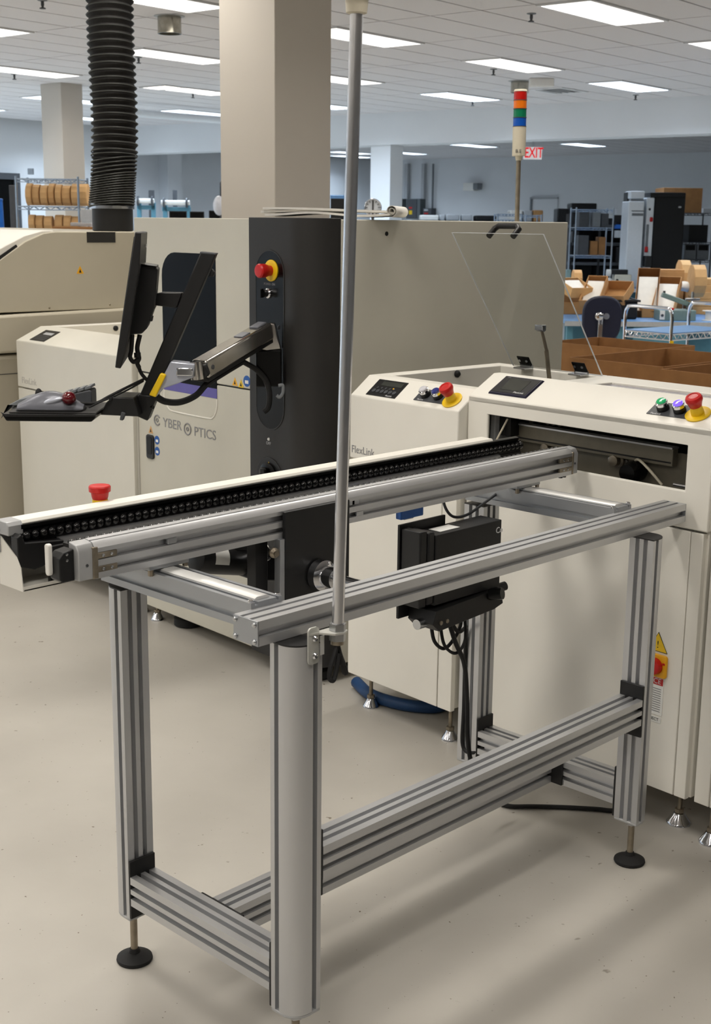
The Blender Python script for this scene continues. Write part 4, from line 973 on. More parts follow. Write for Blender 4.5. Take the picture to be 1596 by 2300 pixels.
part(ppt, 'sheet', sheet(-.02, .46, .02, .32, lambda u: .014 + .006*math.sin(u*7)), 'paper')
part(ppt, 'sheet', sheet(-.01, .44, .01, .31, lambda u: .022 + .004*math.sin(u*8+1)), 'paper')
sp = []
for k in range(30):
    a = -90 + k*22; r_ = .022 - k*.0005
    sp.append((a, r_))
rl = MB(); vs = []
for a, r_ in sp:
    c_ = a0 + vd*(.455 + r_*math.cos(math.radians(a))) + Vector((0,0,.024 + r_*math.sin(math.radians(a))))
    vs += [c_, c_ + nd*.30]
rl.add(vs, [(2*i, 2*i+2, 2*i+3, 2*i+1) for i in range(len(sp)-1)])
o = part(ppt, 'rolled_edge', rl, 'paper'); sm = o.modifiers.new('solid', 'SOLIDIFY'); sm.thickness = .0012

# signal tower behind the tall machine's top edge
q = wf('M', at(1160, 505, 5.5)); k = 5.5/FPX
stw = thing('signal_tower', 'stack light of red, orange, green and blue lenses on a thin pole', 'signal light', (q.x, q.y, 1.69), 'M')
xt = wf('M', at(1168.5, 205, 5.5)); ax_ = (xt - q).normalized()
def st(t0, t1, r0, r1=None, n=26): return MB().cyl(q + ax_*t0, q + ax_*t1, r0, r1, n)
Ltot = (xt-q).length; U = Ltot/300.0       # about one picture pixel of height
part(stw, 'mounting_pole', st(-.02, 148*U, 5.5*U), 'worn_steel')
part(stw, 'pole_joint', st(146*U, 158*U, 6.5*U, 9*U), 'beige_plastic')
bs = part(stw, 'base', st(156*U, 222*U, 15.5*U), 'beige_plastic', .002)
for nm, c0, m_ in (('blue_lens', 222, 'tower_blue'), ('green_lens', 241.5, 'tower_green'), ('orange_lens', 261, 'tower_orange'), ('red_lens', 280, 'tower_red')):
    ls = part(stw, nm, st((c0+.8)*U, (c0+18.5)*U, 15.2*U), m_)
    part(ls, 'lens_rib', st((c0-.6)*U, (c0+.8)*U, 15.8*U), 'dark_grey')
part(stw, 'cap', st(299*U, 304*U, 15.8*U, 14*U), 'beige_plastic', .001)
text(stw, 'lettering', 'B.E', 11*U, q + ax_*(166*U) - nd*(16.3*U) , vd, (0,0,1), 'dark_grey', .0003)

# ================================================================== monitor arm on the tall machine (frame A)
def qa(x, y, D): return wf('A', at(x, y, D))
def sweep(mb, pts, vec):
    vec = Vector(vec); n = len(pts); pts = [Vector(p) for p in pts]
    return mb.add(pts + [p + vec for p in pts], [(i, (i+1) % n, n+(i+1) % n, n+i) for i in range(n)] + [tuple(range(n-1, -1, -1)), tuple(range(n, 2*n))])
def slab(px, D, vec): return sweep(MB(), [qa(x, y, D) for x, y in px], vec if not isinstance(vec, (int, float)) else (0, vec, 0))
def catube(px, r, n=8, k=6): return MB().tube(smooth_path([qa(*p) for p in px], k), r, n)
AB = qa(600, 850, 4.66)
arm = thing('monitor_mount', 'polished swing arm with slanted black post and keyboard tray on the tall machine', 'monitor mount', AB, 'A')
part(arm, 'mount_housing', slab([(574, 788), (631, 786), (631, 868), (574, 870)], 4.60, .05), 'black_gloss', .004)
part(arm, 'pivot_cone', slab([(604, 726), (616, 727), (630, 785), (599, 789), (577, 784)], 4.605, .05), 'polished_alu', .004)
p0, p1 = qa(449, 830, 4.27), qa(597, 742, 4.61)
sd = (p1-p0).normalized()
am = part(arm, 'spring_arm', MB().beam(p0, p1, .062, .062), 'polished_alu', .008)
up_ = sd.cross(Vector((0,0,1))).normalized().cross(sd).normalized()
part(am, 'arm_patch', MB().obox(p0 + sd*.26 + up_*.032, (.05, .035, .004), sd, sd.cross(up_), up_), 'grey_silver', .001)
part(am, 'arm_patch', MB().obox(p0 + sd*.36 + up_*.033, (.06, .035, .008), sd, sd.cross(up_), up_), 'grey_silver', .003)
part(am, 'arm_underside', MB().beam(p0 - up_*.035, p1 - up_*.035, .05, .018), 'black_paint', .003)
for t in (.03, .44):
    c_ = p0 + sd*t; s_ = sd.cross(up_)
    part(am, 'pivot_pin', MB().cyl(c_ + s_*.0325, c_ + s_*.030, .008, n=14), 'dark_grey'); part(am, 'pivot_pin', MB().cyl(c_ - s_*.0325, c_ - s_*.030, .008, n=14), 'dark_grey')
yk = part(arm, 'yoke', MB().cyl(qa(440, 812, 4.22), qa(444, 852, 4.22), .022, n=20), 'polished_alu')
part(yk, 'yoke_joint', slab([(396, 826), (432, 827), (432, 845), (396, 844)], 4.178, .03), 'chrome', .003)
part(yk, 'yoke_block', slab([(430, 826), (462, 818), (470, 842), (452, 858), (430, 850)], 4.22, .04), 'black_paint', .004)
part(arm, 'head_bracket', slab([(383, 812), (437, 818), (433, 848), (398, 862), (366, 873), (349, 893), (345, 890), (366, 845)], 4.185, .06), 'silver_pad', .004)
post = part(arm, 'slanted_post', slab([(450, 567), (485, 571), (331, 930), (303, 912)], 4.20, .055), 'black_paint', .004)
part(post, 'post_cap', slab([(449, 565), (486, 569), (484, 573), (448, 570)], 4.199, .057), 'dark_grey', .002)
part(post, 'clamp_knob', slab([(475, 603), (482, 612), (478, 622), (468, 622)], 4.21, .03), 'black_plastic', .003)
part(post, 'post_shoe', slab([(310, 886), (353, 890), (331, 946), (295, 930)], 4.19, .07), 'black_plastic', .004)
part(post, 'shoe_bolt', MB().cyl(qa(340, 915, 4.19), qa(344, 915, 4.185), .006, n=8), 'black_gloss')
part(arm, 'link', slab([(348, 660), (362, 657), (408, 658), (396, 692), (346, 686)], 4.20, .05), 'black_plastic', .003)
part(arm, 'yellow_clip', slab([(360, 838), (373, 842), (349, 893), (334, 888)], 4.175, .02), 'yellow', .004, label='yellow plastic clip')
part(arm, 'tray_bracket', slab([(224, 932), (238, 904), (252, 892), (300, 894), (312, 936)], 4.12, .14), 'black_plastic', .003)
part(arm, 'tray_knob', slab([(272, 925), (282, 928), (276, 945), (268, 944)], 4.11, .02), 'dark_grey', .003)
trz = qa(100, 933, 4.0).z
tr = part(arm, 'keyboard_tray', slab([(3, 930), (14, 946), (205, 948), (214, 939), (214, 931)], 4.0, .28), 'black_gloss', .004)
part(tr, 'tray_lip', slab([(1, 926), (10, 930), (216, 932), (214, 936), (12, 936)], 3.995, .006), 'black_plastic')
part(tr, 'tray_top', MB().box(qa(20, 930, 4.02).x, qa(214, 930, 4.02).x, qa(20, 930, 4.02).y, qa(20, 930, 4.02).y + .25, trz + .004, trz + .006), 'charcoal')
part(arm, 'cable_bundle', catube([(352, 892, 4.22), (372, 902, 4.23), (405, 903, 4.25), (440, 888, 4.28), (465, 862, 4.3), (505, 836, 4.40), (545, 812, 4.50)], .011), 'black_rubber')
part(arm, 'cable', catube([(545, 812, 4.52), (575, 830, 4.58), (597, 855, 4.59), (605, 885, 4.59), (602, 915, 4.60), (592, 925, 4.60)], .010), 'black_rubber')
part(arm, 'cable', catube([(535, 808, 4.52), (552, 818, 4.55), (585, 838, 4.59), (600, 870, 4.59)], .006), 'dark_grey')
part(arm, 'cable_hook', catube([(625, 866, 4.6), (635, 866, 4.6), (635, 882, 4.6), (628, 892, 4.6), (621, 888, 4.6)], .006), 'mid_grey')
part(arm, 'cable', catube([(180, 906, 4.08), (215, 905, 4.1), (245, 890, 4.12), (285, 870, 4.16), (322, 852, 4.2)], .0045), 'black_rubber')
part(arm, 'cable', catube([(200, 915, 4.08), (225, 903, 4.1), (250, 893, 4.12), (290, 874, 4.16), (322, 856, 4.2)], .003), 'black_rubber')
part(arm, 'cable', catube([(310, 820, 4.2), (318, 840, 4.2), (335, 858, 4.21), (350, 868, 4.22)], .006), 'black_rubber')
part(arm, 'cable_tie', catube([(246, 892, 4.118), (249, 896, 4.118), (247, 899, 4.118)], .005), 'black_rubber')

# monitor
mo_ = thing('monitor', 'black flat monitor seen edge-on, hung from the slanted post', 'monitor', qa(264, 827, 4.08), 'A')
wv = Vector((-.107, .994, 0))
mon = part(mo_, 'panel', slab([(303, 521), (317, 523), (313, 600), (287, 765), (271, 828), (258, 826)], 4.05, wv*.38), 'black_plastic', .003)
part(mon, 'screen', slab([(300.5, 532), (301.6, 532), (260.5, 815), (259.5, 815)], 4.07, wv*.34), 'black_gloss')
part(mon, 'white_tag', sweep(MB(), [qa(316.5, 551, 4.05) + wv*.24 + Vector((.004, 0, 0)), qa(316.5, 551, 4.05) + wv*.29 + Vector((.004, 0, 0)), qa(315.5, 559, 4.05) + wv*.29 + Vector((.004, 0, 0)), qa(315.5, 559, 4.05) + wv*.24 + Vector((.004, 0, 0))], (.001, 0, 0)), 'sticker_white')
hs = part(mo_, 'rear_housing', slab([(312, 594), (350, 600), (354, 606), (347, 690), (330, 738), (318, 750), (288, 752)], 4.14, wv*.16), 'black_plastic', .004)
part(hs, 'housing_edge', slab([(313, 592), (351, 598), (350, 604), (312, 598)], 4.135, wv*.17), 'black_gloss', .002)
part(mo_, 'mount_plate', slab([(345, 648), (352, 649), (348, 694), (341, 692)], 4.18, wv*.1), 'black_paint', .002)
part(mo_, 'port_knob', slab([(336, 712), (344, 710), (342, 722), (335, 722)], 4.14, wv*.03), 'black_plastic', .002)
part(mo_, 'cable', catube([(297, 752, 4.16), (295, 785, 4.16), (292, 802, 4.16), (300, 813, 4.16), (310, 806, 4.16)], .007), 'black_rubber')
part(mo_, 'cable', catube([(314, 752, 4.17), (308, 780, 4.17), (310, 795, 4.17), (312, 805, 4.17), (308, 815, 4.17), (312, 825, 4.18)], .0075), 'black_rubber')
part(mo_, 'cable_grip', catube([(308, 792, 4.17), (309, 803, 4.17)], .011), 'black_rubber')

# trackball, keyboard and palm rest on the tray
def loft(mb, secs):
    n = len(secs[0]); vs = [p for s in secs for p in s]; fs = []
    for k in range(len(secs)-1): fs += [(k*n+i, k*n+(i+1) % n, (k+1)*n+(i+1) % n, (k+1)*n+i) for i in range(n)]
    return mb.add(vs, fs + [tuple(range(n-1, -1, -1)), tuple(range((len(secs)-1)*n, len(secs)*n))])
zt_ = trz + .006
tb = thing('trackball', 'silver-grey trackball mouse with dark red ball on the keyboard tray', 'trackball', Vector((qa(115, 925, 4.08).x, 2.4, zt_)), 'A')
tx0, tx1 = qa(42, 920, 4.08).x, qa(190, 920, 4.08).x; ty = qa(100, 920, 4.08).y
secs = []
for t in [i/20 for i in range(21)]:
    x = tx0 + (tx1-tx0)*t; hh = .006 + .050*math.sin(math.pi*min(1, t*.85+.08))**1.2; hw = .042*(.55 + .45*math.sin(math.pi*t))
    secs.append([Vector((x, ty + hw*math.cos(a), zt_ + .004 + max(0, hh*math.sin(a)))) if math.sin(a) >= 0 else Vector((x, ty + hw*math.cos(a), zt_ + .002)) for a in [math.radians(d) for d in list(range(0, 181, 12)) + [225, 315]]])
body_ = part(tb, 'body', loft(MB(), secs), 'grey_silver')
part(body_, 'button', MB().ell((tx0 + (tx1-tx0)*.55, ty-.030, zt_+.032), (.036, .012, .011), 16, 8, Matrix.Rotation(math.radians(-16), 3, 'Y')), 'silver_pad')
part(tb, 'ball', MB().ell((qa(154, 895, 4.05).x, ty-.026, qa(154, 895, 4.05).z), (.0225, .0225, .0225), 20, 12), 'red_gloss')
part(tb, 'base_plate', MB().prism(rrect(tx0, tx1, ty-.05, ty+.05, .02), 'xy', zt_, zt_+.006), 'black_plastic')
pr = thing('palm_rest', 'curved dark grey palm rest behind the trackball on the tray', 'palm rest', Vector((qa(50, 925, 4.16).x, 2.5, zt_)), 'A')
ry = qa(50, 925, 4.17).y
rp_ = [qa(*p) for p in ((10, 926, 4.17), (22, 908, 4.17), (45, 897, 4.17), (70, 891, 4.17), (90, 887, 4.17))]
rp_low = [Vector((p.x + .012, p.y, max(zt_, p.z - .050))) for p in rp_]
part(pr, 'pad', sweep(MB(), rp_ + rp_low[::-1], (0, .10, 0)), 'mid_grey', .006)
part(pr, 'end_plug', MB().ell(qa(87, 886, 4.15), (.012, .012, .020), 12, 8), 'black_rubber')
kb = thing('keyboard', 'grey keyboard lying end-on at the back of the tray', 'keyboard', Vector((qa(185, 900, 4.2).x, 2.5, zt_)), 'A')
ky = qa(150, 900, 4.19).y
kx0, kx1 = qa(120, 900, 4.19).x, qa(206, 900, 4.19).x
part(kb, 'case', sweep(MB(), [Vector((kx0, ky, zt_)), Vector((kx1, ky, zt_)), Vector((kx1, ky, zt_+.045)), Vector((kx1-.006, ky, zt_+.05)), Vector((kx0, ky, zt_+.02))], (0, .08, 0)), 'dark_grey', .003)
for k in range(4):
    xk = kx0 + .03 + k*.024; zk = zt_ + .03 + k*.0065
    part(kb, 'key_row', sweep(MB(), [Vector((xk, ky+.002, zk)), Vector((xk+.020, ky+.002, zk+.006)), Vector((xk+.018, ky+.002, zk+.014)), Vector((xk+.002, ky+.002, zk+.010))], (0, .076, 0)), 'mid_grey', .001)

# ================================================================== background
def vbox(name, label, cat, x0, x1, yt, yb, D, th, m, group=None, bevel=.004, yaw=0.0):
    a, b = qa(x0, yb, D), qa(x1, yt, D); ztop = qa((x0+x1)/2, yt, D).z; zbot = qa((x0+x1)/2, yb, D).z
    return single(name, MB().box(a.x, b.x, a.y, a.y+th, zbot, ztop), m, label, cat, 'A', group, bevel)
def pbox(parent, name, x0, x1, yt, yb, D, th, m, bevel=.002, sub=None, label=None):
    a, b = qa(x0, (yt+yb)/2, D), qa(x1, (yt+yb)/2, D); ztop = qa((x0+x1)/2, yt, D).z; zbot = qa((x0+x1)/2, yb, D).z
    return part(sub or parent, name, MB().box(a.x, b.x, a.y, a.y+th, zbot, ztop), m, bevel, label)
def vthing(name, label, cat, x, D, z=0.0, group=None):
    p = qa(x, 600, D); return thing(name, label, cat, Vector((p.x, p.y, z)), 'A', group)
def wire_rack(name, label, x0, x1, D, dep, shelf_y, top_y, zlow=0.02, r=.012, m='wire_chrome', group=None):
    xa, xb = qa(x0, 500, D).x, qa(x1, 500, D).x; ya = qa(x0, 500, D).y
    e = vthing(name, label, 'rack', (x0+x1)/2, D, 0, group); ztop = qa((x0+x1)/2, top_y, D).z
    for x in (xa, xb):
        for y in (ya, ya+dep): part(e, 'post', MB().cyl((x, y, 0), (x, y, ztop), r, n=8), m)
    zl = [qa((x0+x1)/2, s, D).z for s in shelf_y]
    for z in zl + ([.15] if min(zl) > .5 else []):
        mb = MB()
        for y in (ya, ya+dep):
            mb.cyl((xa, y, z), (xb, y, z), r*.5, n=6); mb.cyl((xa, y, z-.03), (xb, y, z-.03), r*.4, n=6)
            n = max(6, int((xb-xa)/.05))
            for k in range(n):
                u0 = xa + (xb-xa)*k/n; u1 = xa + (xb-xa)*(k+1)/n
                mb.cyl((u0, y, z if k % 2 else z-.03), (u1, y, z-.03 if k % 2 else z), r*.3, n=4)
        for x in (xa, xb): mb.cyl((x, ya, z), (x, ya+dep, z), r*.5, n=6)
        n = int((xb-xa)/.03)
        for k in range(1, n): mb.cyl((xa+(xb-xa)*k/n, ya, z), (xa+(xb-xa)*k/n, ya+dep, z), .0035, n=4)
        part(e, 'wire_shelf', mb, m)
    return e, xa, xb, ya, zl
def octo(r, n=8, rot=22.5): return [(r*math.cos(math.radians(rot+360*k/n)), r*math.sin(math.radians(rot+360*k/n))) for k in range(n)]
def reel_box(x, D, zc, w, r, label, group, m='kraft', tilt=0.0, yaw=0.0):
    """octagonal reel carton standing on edge, its rim towards the viewer; x is its left edge in the picture"""
    p = qa(x, 500, D); e = thing('reel_box', label, 'reel box', Vector((p.x, p.y, zc-r)), 'A', group)
    f = r/math.cos(math.radians(22.5))
    y0 = p.y; N = 12
    poly = [(y0 + r + f*math.cos(math.radians(15+360*k/N)), zc + f*math.sin(math.radians(15+360*k/N))) for k in range(N)]
    zmin = min(b for a, b in poly)
    poly = [(a, b - (zmin-(zc-r))) for a, b in poly]
    bx_ = part(e, 'carton', MB().prism(poly, 'yz', p.x+.004, p.x+w-.004), m, .003)
    for k in (3, 4, 5, 6, 7, 8):
        a, b = poly[k], poly[(k+1) % N]
        part(bx_, 'flap', MB().prism([(a[0]-.004, a[1]), (b[0]-.004, b[1]), b, a], 'yz', p.x+.008, p.x+w-.008), m)
    return e

# ---- left: rack with reel boxes
e, xa, xb, ya, zl = wire_rack('wire_rack', 'chrome wire rack with reel cartons in front of the far left column', 40, 178, 13.0, .45, (402, 464, 521), 396)
k13 = 13.0/FPX
xs = 58
for n_, wpx in enumerate((15, 18, 17.5, 16, 15, 21, 37)):
    words = ('first', 'second', 'third', 'fourth', 'fifth', 'sixth', 'seventh, widest')
    reel_box(xs, 13.08+.03*(n_ % 2), zl[1]+.012+.100-.004*(n_ % 3), (wpx-1)*k13, .100-.004*(n_ % 3), 'brown reel carton on the upper rack shelf, ' + words[n_] + ' from left', 'reel cartons on the upper shelf'); xs += wpx
xs = 62
for n_, wpx in enumerate((16, 19, 20, 20, 18, 18)):
    words = ('first', 'second', 'third', 'fourth', 'fifth', 'sixth')
    reel_box(xs, 13.08+.03*(n_ % 2), zl[2]+.012+.073-.003*(n_ % 3), (wpx-1)*k13, .073-.003*(n_ % 3), 'small brown reel carton on the lower rack shelf, ' + words[n_] + ' from left', 'reel cartons on the lower shelf'); xs += wpx + (4 if n_ == 2 else 0)
vbox('flat_carton', 'flat brown carton lid on the lower rack shelf beside the duct', 'carton', 117, 215, 509, 517, 12.6, .3, 'cardboard_dark')
vbox('grey_tray', 'light grey plastic tray behind the duct on the rack', 'tray', 158, 204, 500, 508, 12.7, .2, 'light_grey')
vbox('grey_device', 'light grey box device beside the duct at the rack', 'device', 182, 206, 470, 500, 12.9, .2, 'light_grey')
dr = thing('door_1', None, None, wf('R', ondir(8, 510, fw('R', (0,1,0)), 16.18)), 'R'); dr['kind'] = 'structure'
b_ = BASE[dr]; wn = fw('R', (0,1,0)); pA, pB = wf('R', ondir(-20, 402, wn, 16.18)), wf('R', ondir(25, 402, wn, 16.18))
part(dr, 'door_leaf', MB().box(pA.x, pB.x, 16.12, 16.19, .02, pA.z), 'black_gloss', .003)
part(dr, 'door_frame', MB().box(pB.x, pB.x+.10, 16.08, 16.19, .02, pA.z+.1), 'dark_grey', .003)
part(dr, 'door_frame', MB().box(pA.x, pB.x, 16.08, 16.19, pA.z, pA.z+.1), 'dark_grey', .003)
bb = thing('blue_drum', 'blue plastic drum at the very left edge', 'drum', Vector((qa(-8, 480, 12).x, qa(-8, 480, 12).y, 0)), 'A')
p = BASE[bb]; zt__ = qa(4, 452, 12).z
part(bb, 'shell', MB().lathe([(.06, 0), (.068, .02), (.066, zt__*.3), (.07, zt__*.33), (.066, zt__*.36), (.066, zt__*.8), (.06, zt__)], (p.x, p.y, 0), n=20), 'blue_plastic')
part(bb, 'lid', MB().lathe([(.05, zt__), (.062, zt__+.003), (.062, zt__+.02), (.05, zt__+.024)], (p.x, p.y, 0), n=20), 'blue_plastic')
vbox('alarm_strobe', 'small grey alarm strobe on the left wall above the rack', 'strobe', 62, 74, 378, 392, 19.5, .05, 'mid_grey')
vbox('wall_post', 'thin dark post beside the wire rack', 'post', 28, 31, 416, 600, 14.0, .05, 'dark_grey')

# ---- centre left: things seen between duct and column
def tape_stand(x0, x1, yt, D, label):
    e = vthing('roll_stand', label, 'stand', (x0+x1)/2, D, 0, 'blue roll stands')
    xa, xb = qa(x0, yt, D).x, qa(x1, yt, D).x; y = qa(x0, yt, D).y; z = qa(x0, yt, D).z
    part(e, 'roll', MB().cyl((xa, y, z), (xb, y, z), .035, n=16), 'white_plastic')
    for x in (xa + (xb-xa)*.1, xb - (xb-xa)*.1):
        part(e, 'upright', MB().box(x-.03, x+.03, y+.06, y+.12, 0, z-.02), 'bench_teal', .003)
        part(e, 'end_disc', MB().cyl((x-.012, y, z), (x+.012, y, z), .07, n=14), 'dark_grey')
    part(e, 'cross_bar', MB().box(xa, xb, y+.06, y+.12, z-.12, z-.06), 'bench_teal', .003)
    part(e, 'cross_bar', MB().box(xa, xb, y+.06, y+.12, z-.42, z-.36), 'bench_teal', .003)
tape_stand(306, 346, 451, 19, 'blue stand with white roll, nearer the duct'); tape_stand(362, 426, 455, 19, 'blue stand with long white roll, nearer the column')
for n_, (x0, x1, y0_, lab) in enumerate(((380, 419, 474, 'left'), (426, 458, 475, 'middle'), (469, 503, 473, 'right'))):
    e = vthing('desk_screen', 'black desk screen seen over the tall machine, ' + lab + ' of three', 'screen', (x0+x1)/2, 16, 0, 'desk screens behind the tall machine')
    pbox(e, 'panel', x0, x1, y0_, y0_+40, 16, .04, 'black_plastic'); pbox(e, 'screen_face', x0+2, x1-2, y0_+2, y0_+38, 15.995, .004, 'black_gloss', 0)
    pbox(e, 'stand', (x0+x1)/2-3, (x0+x1)/2+3, y0_+36, y0_+60, 16.02, .03, 'dark_grey')
    a = qa((x0+x1)/2, y0_+60, 16.02); part(e, 'pedestal', MB().box(a.x-.1, a.x+.1, a.y-.08, a.y+.1, 0, a.z), 'dark_grey')
for n_, (xx, yt_, lab) in enumerate(((344, 427, 'beside the duct'), (395, 427, 'right of the blue stands'))):
    vbox('dark_mast', 'slim dark mast ' + lab, 'mast', xx-1.6-(2 if n_ == 0 else 0), xx+1.6, yt_, 748, 20, .05, 'dark_grey', 'dark masts by the blue stands')
e = vthing('bubble_lamp', 'clear domed lamp on a dark stem beside the big column', 'lamp', 494, 15)
c_ = qa(492, 462, 15); part(e, 'dome', MB().ell(c_, (.07, .07, .11), 18, 10), 'button_clear')
part(e, 'stem', MB().cyl((c_.x+.02, c_.y, 0), (c_.x+.02, c_.y, qa(499, 410, 15).z), .012, n=8), 'dark_grey'); part(e, 'head', MB().ell(qa(499, 412, 15), (.025, .025, .04), 10, 8), 'dark_grey')
part(e, 'collar', MB().cyl((c_.x-.02, c_.y, c_.z-.06), (c_.x+.08, c_.y, c_.z-.06), .03, n=12), 'dark_grey')

# ---- centre: between pole and signal tower
e = vthing('printer', 'black printer with pale blue lid behind the chrome pole', 'printer', 757, 15)
pbox(e, 'body', 742, 772, 446, 520, 15, .35, 'black_plastic'); pbox(e, 'lid', 741, 773, 438, 447, 15, .36, 'bench_blue', .008); a = qa(757, 520, 15)
part(e, 'stand', MB().box(a.x-.15, a.x+.15, a.y, a.y+.3, 0, a.z), 'dark_grey')
e = vthing('dial_gauge', 'round chrome-rimmed dial with dark pointer beside the far column', 'dial', 837, 14)
c_ = qa(837, 466, 14); R_ = 17.5*14/FPX
part(e, 'rim', MB().torus(c_, R_, .009, (0,1,0), 30, 8), 'chrome'); part(e, 'face', MB().cyl(c_ + Vector((0,.01,0)), c_ + Vector((0,.02,0)), R_, n=30), 'white_paint')
part(e, 'pointer', MB().box(c_.x-.007, c_.x+.007, c_.y, c_.y+.008, c_.z-R_*.8, c_.z+R_*.85), 'black_print')
for k in range(12):
    a = math.radians(30*k); q_ = c_ + Vector((math.sin(a)*R_*.78, .004, math.cos(a)*R_*.78)); part(e, 'tick', MB().obox(q_, (.006, .006, .022), (math.cos(a), 0, -math.sin(a)), (0,1,0), (math.sin(a), 0, math.cos(a))), 'dark_grey')
part(e, 'stem', MB().cyl((c_.x, c_.y+.015, 0), (c_.x, c_.y+.015, c_.z-R_), .015, n=8), 'dark_grey')
wb = fw('R', (1,0,0)); XW = 24.79
def wallbox(name, label, cat, x0, x1, yt, yb, th, m, group=None):
    """a box fixed to the far wall"""
    A_, B_ = wf('R', ondir(x0, (yt+yb)/2, wb, XW)), wf('R', ondir(x1, (yt+yb)/2, wb, XW)); zt1 = ondir((x0+x1)/2, yt, wb, XW).z; zb1 = ondir((x0+x1)/2, yb, wb, XW).z
    return single(name, MB().box(XW-th, XW, B_.y, A_.y, zb1, zt1), m, label, cat, 'R', group, .006)
def wallpart(e, name, x0, x1, yt, yb, d0, d1, m):
    A_, B_ = wf('R', ondir(x0, (yt+yb)/2, wb, XW)), wf('R', ondir(x1, (yt+yb)/2, wb, XW)); zt1 = ondir((x0+x1)/2, yt, wb, XW).z; zb1 = ondir((x0+x1)/2, yb, wb, XW).z
    return part(e, name, MB().box(XW-d1, XW-d0, B_.y, A_.y, zb1, zt1), m, .004)
def wallthing(name, label, cat, x, y, group=None): return thing(name, label, cat, wf('R', ondir(x, y, wb, XW)), 'R', group)
e = wallthing('electrical_panel', 'plain grey electrical panel on the far wall, left one', 'electrical panel', 896, 484, 'electrical panels on the far wall')
wallpart(e, 'cabinet', 882, 912, 447, 486, 0, .22, 'panel_grey'); wallpart(e, 'door', 884, 906, 449, 484, .22, .235, 'panel_grey'); wallpart(e, 'conduit', 914, 921, 368, 447, .03, .12, 'light_grey')
e = wallthing('electrical_panel', 'grey electrical panel with yellow and red stickers on the far wall', 'electrical panel', 939, 484, 'electrical panels on the far wall')
wallpart(e, 'cabinet', 924, 955, 447, 492, 0, .22, 'panel_grey'); wallpart(e, 'door', 926, 948, 449, 490, .22, .235, 'dark_grey'); wallpart(e, 'yellow_sticker', 931, 938, 473, 482, .235, .24, 'yellow'); wallpart(e, 'red_sticker', 931, 938, 465, 469, .235, .24, 'red'); wallpart(e, 'conduit', 952, 958, 368, 447, .03, .12, 'light_grey')
e = wallthing('switch_box', 'small dark switch box below a thin conduit on the far wall', 'switch box', 964, 488)
wallpart(e, 'box', 960, 979, 468, 490, 0, .2, 'dark_grey'); wallpart(e, 'label', 963, 972, 470, 474, .2, .21, 'light_grey'); wallpart(e, 'red_band', 963, 972, 478, 481, .2, .21, 'red'); wallpart(e, 'conduit', 973.5, 975.5, 368, 468, .03, .08, 'mid_grey')
e = wallthing('wall_light', 'white twin emergency light on the far wall left of the signal tower', 'emergency light', 1068, 428)
wallpart(e, 'housing', 1050, 1074, 411, 429, 0, .2, 'white_plastic'); wallpart(e, 'lamp_head', 1075, 1085, 412, 426, .05, .25, 'mid_grey')
d2 = wallthing('door_2', None, None, 1223, 500); d2['kind'] = 'structure'
wallpart(d2, 'door_leaf', 1195, 1252, 447, 500, 0, .03, 'wall_paint'); wallpart(d2, 'door_frame', 1192, 1196, 443, 500, 0, .06, 'mid_grey'); wallpart(d2, 'door_frame', 1192, 1254, 443, 447, 0, .06, 'light_grey')

# long work rack in front of the far wall with things on it
DR = 24.0
e = vthing('storage_rack', 'long dark storage rack along the far wall', 'rack', 1080, DR)
zr_ = qa(1080, 497, DR).z
for x in (868, 980, 1090, 1200, 1288):
    a = qa(x, 500, DR); part(e, 'upright', MB().box(a.x-.03, a.x+.03, a.y+.02, a.y+.08, 0, zr_-.05), 'dark_grey'); part(e, 'upright', MB().box(a.x-.03, a.x+.03, a.y+.7, a.y+.76, 0, zr_-.05), 'dark_grey')
a, b = qa(868, 500, DR), qa(1290, 500, DR)
for z_ in (zr_, zr_-.45, zr_-.9): part(e, 'shelf', MB().box(a.x, b.x, a.y, a.y+.8, z_-.05, z_), 'mid_grey')
for (x0, x1, yt, m_, nm, lab) in ((866, 885, 486, 'dark_grey', 'device', 'small dark device under the left electrical panel'), (942, 986, 483, 'paper', 'paper_pile', 'pile of white sheets under the switch box'), (986, 1000, 482, 'light_grey', 'storage_box', 'pale box beside the sheets'),
        (1000, 1032, 481, 'light_grey', 'storage_box', 'pale grey box in the middle of the far rack'), (1036, 1062, 482, 'light_grey', 'storage_box', 'pale box left of the dark bin'), (1066, 1116, 484, 'black_rubber', 'dark_bin', 'long dark brown bin left of the signal pole'),
        (1144, 1174, 472, 'paper', 'white_carton', 'white carton right behind the signal pole'), (1174, 1196, 473, 'light_grey', 'storage_box', 'pale grey box right of the white carton'), (1196, 1220, 472, 'cardboard', 'brown_carton', 'small brown carton on the far rack'),
        (1250, 1278, 468, 'black_plastic', 'black_case', 'flat black case on the far rack, lower'), (1280, 1340, 456, 'black_plastic', 'black_case', 'long black case on top of the far rack')):
    a, b = qa(x0, 490, DR+.1), qa(x1, 490, DR+.1); zt2 = qa((x0+x1)/2, yt, DR+.1).z
    mb = MB().box(a.x+.01, b.x-.01, a.y, a.y+.5, zr_+.002, max(zt2, zr_+.05))
    single(nm, mb, m_, lab, nm.replace('_', ' '), 'A', 'things on the far rack', .02)
e, xa, xb, ya, zl = wire_rack('wire_rack', 'low wire rack with baskets just right of the signal pole', 1117, 1170, 21, .5, (481, 494, 520), 480)
e, xa, xb, ya, zl = wire_rack('wire_rack', 'grey low wire rack between signal pole and black case', 1180, 1215, 21, .5, (484, 500, 520), 482)
e, xa, xb, ya, zl = wire_rack('wire_rack', 'tall chrome wire rack beside the white machine column', 1293, 1376, 19.5, .5, (471, 512, 575), 466)
tr_z = zl
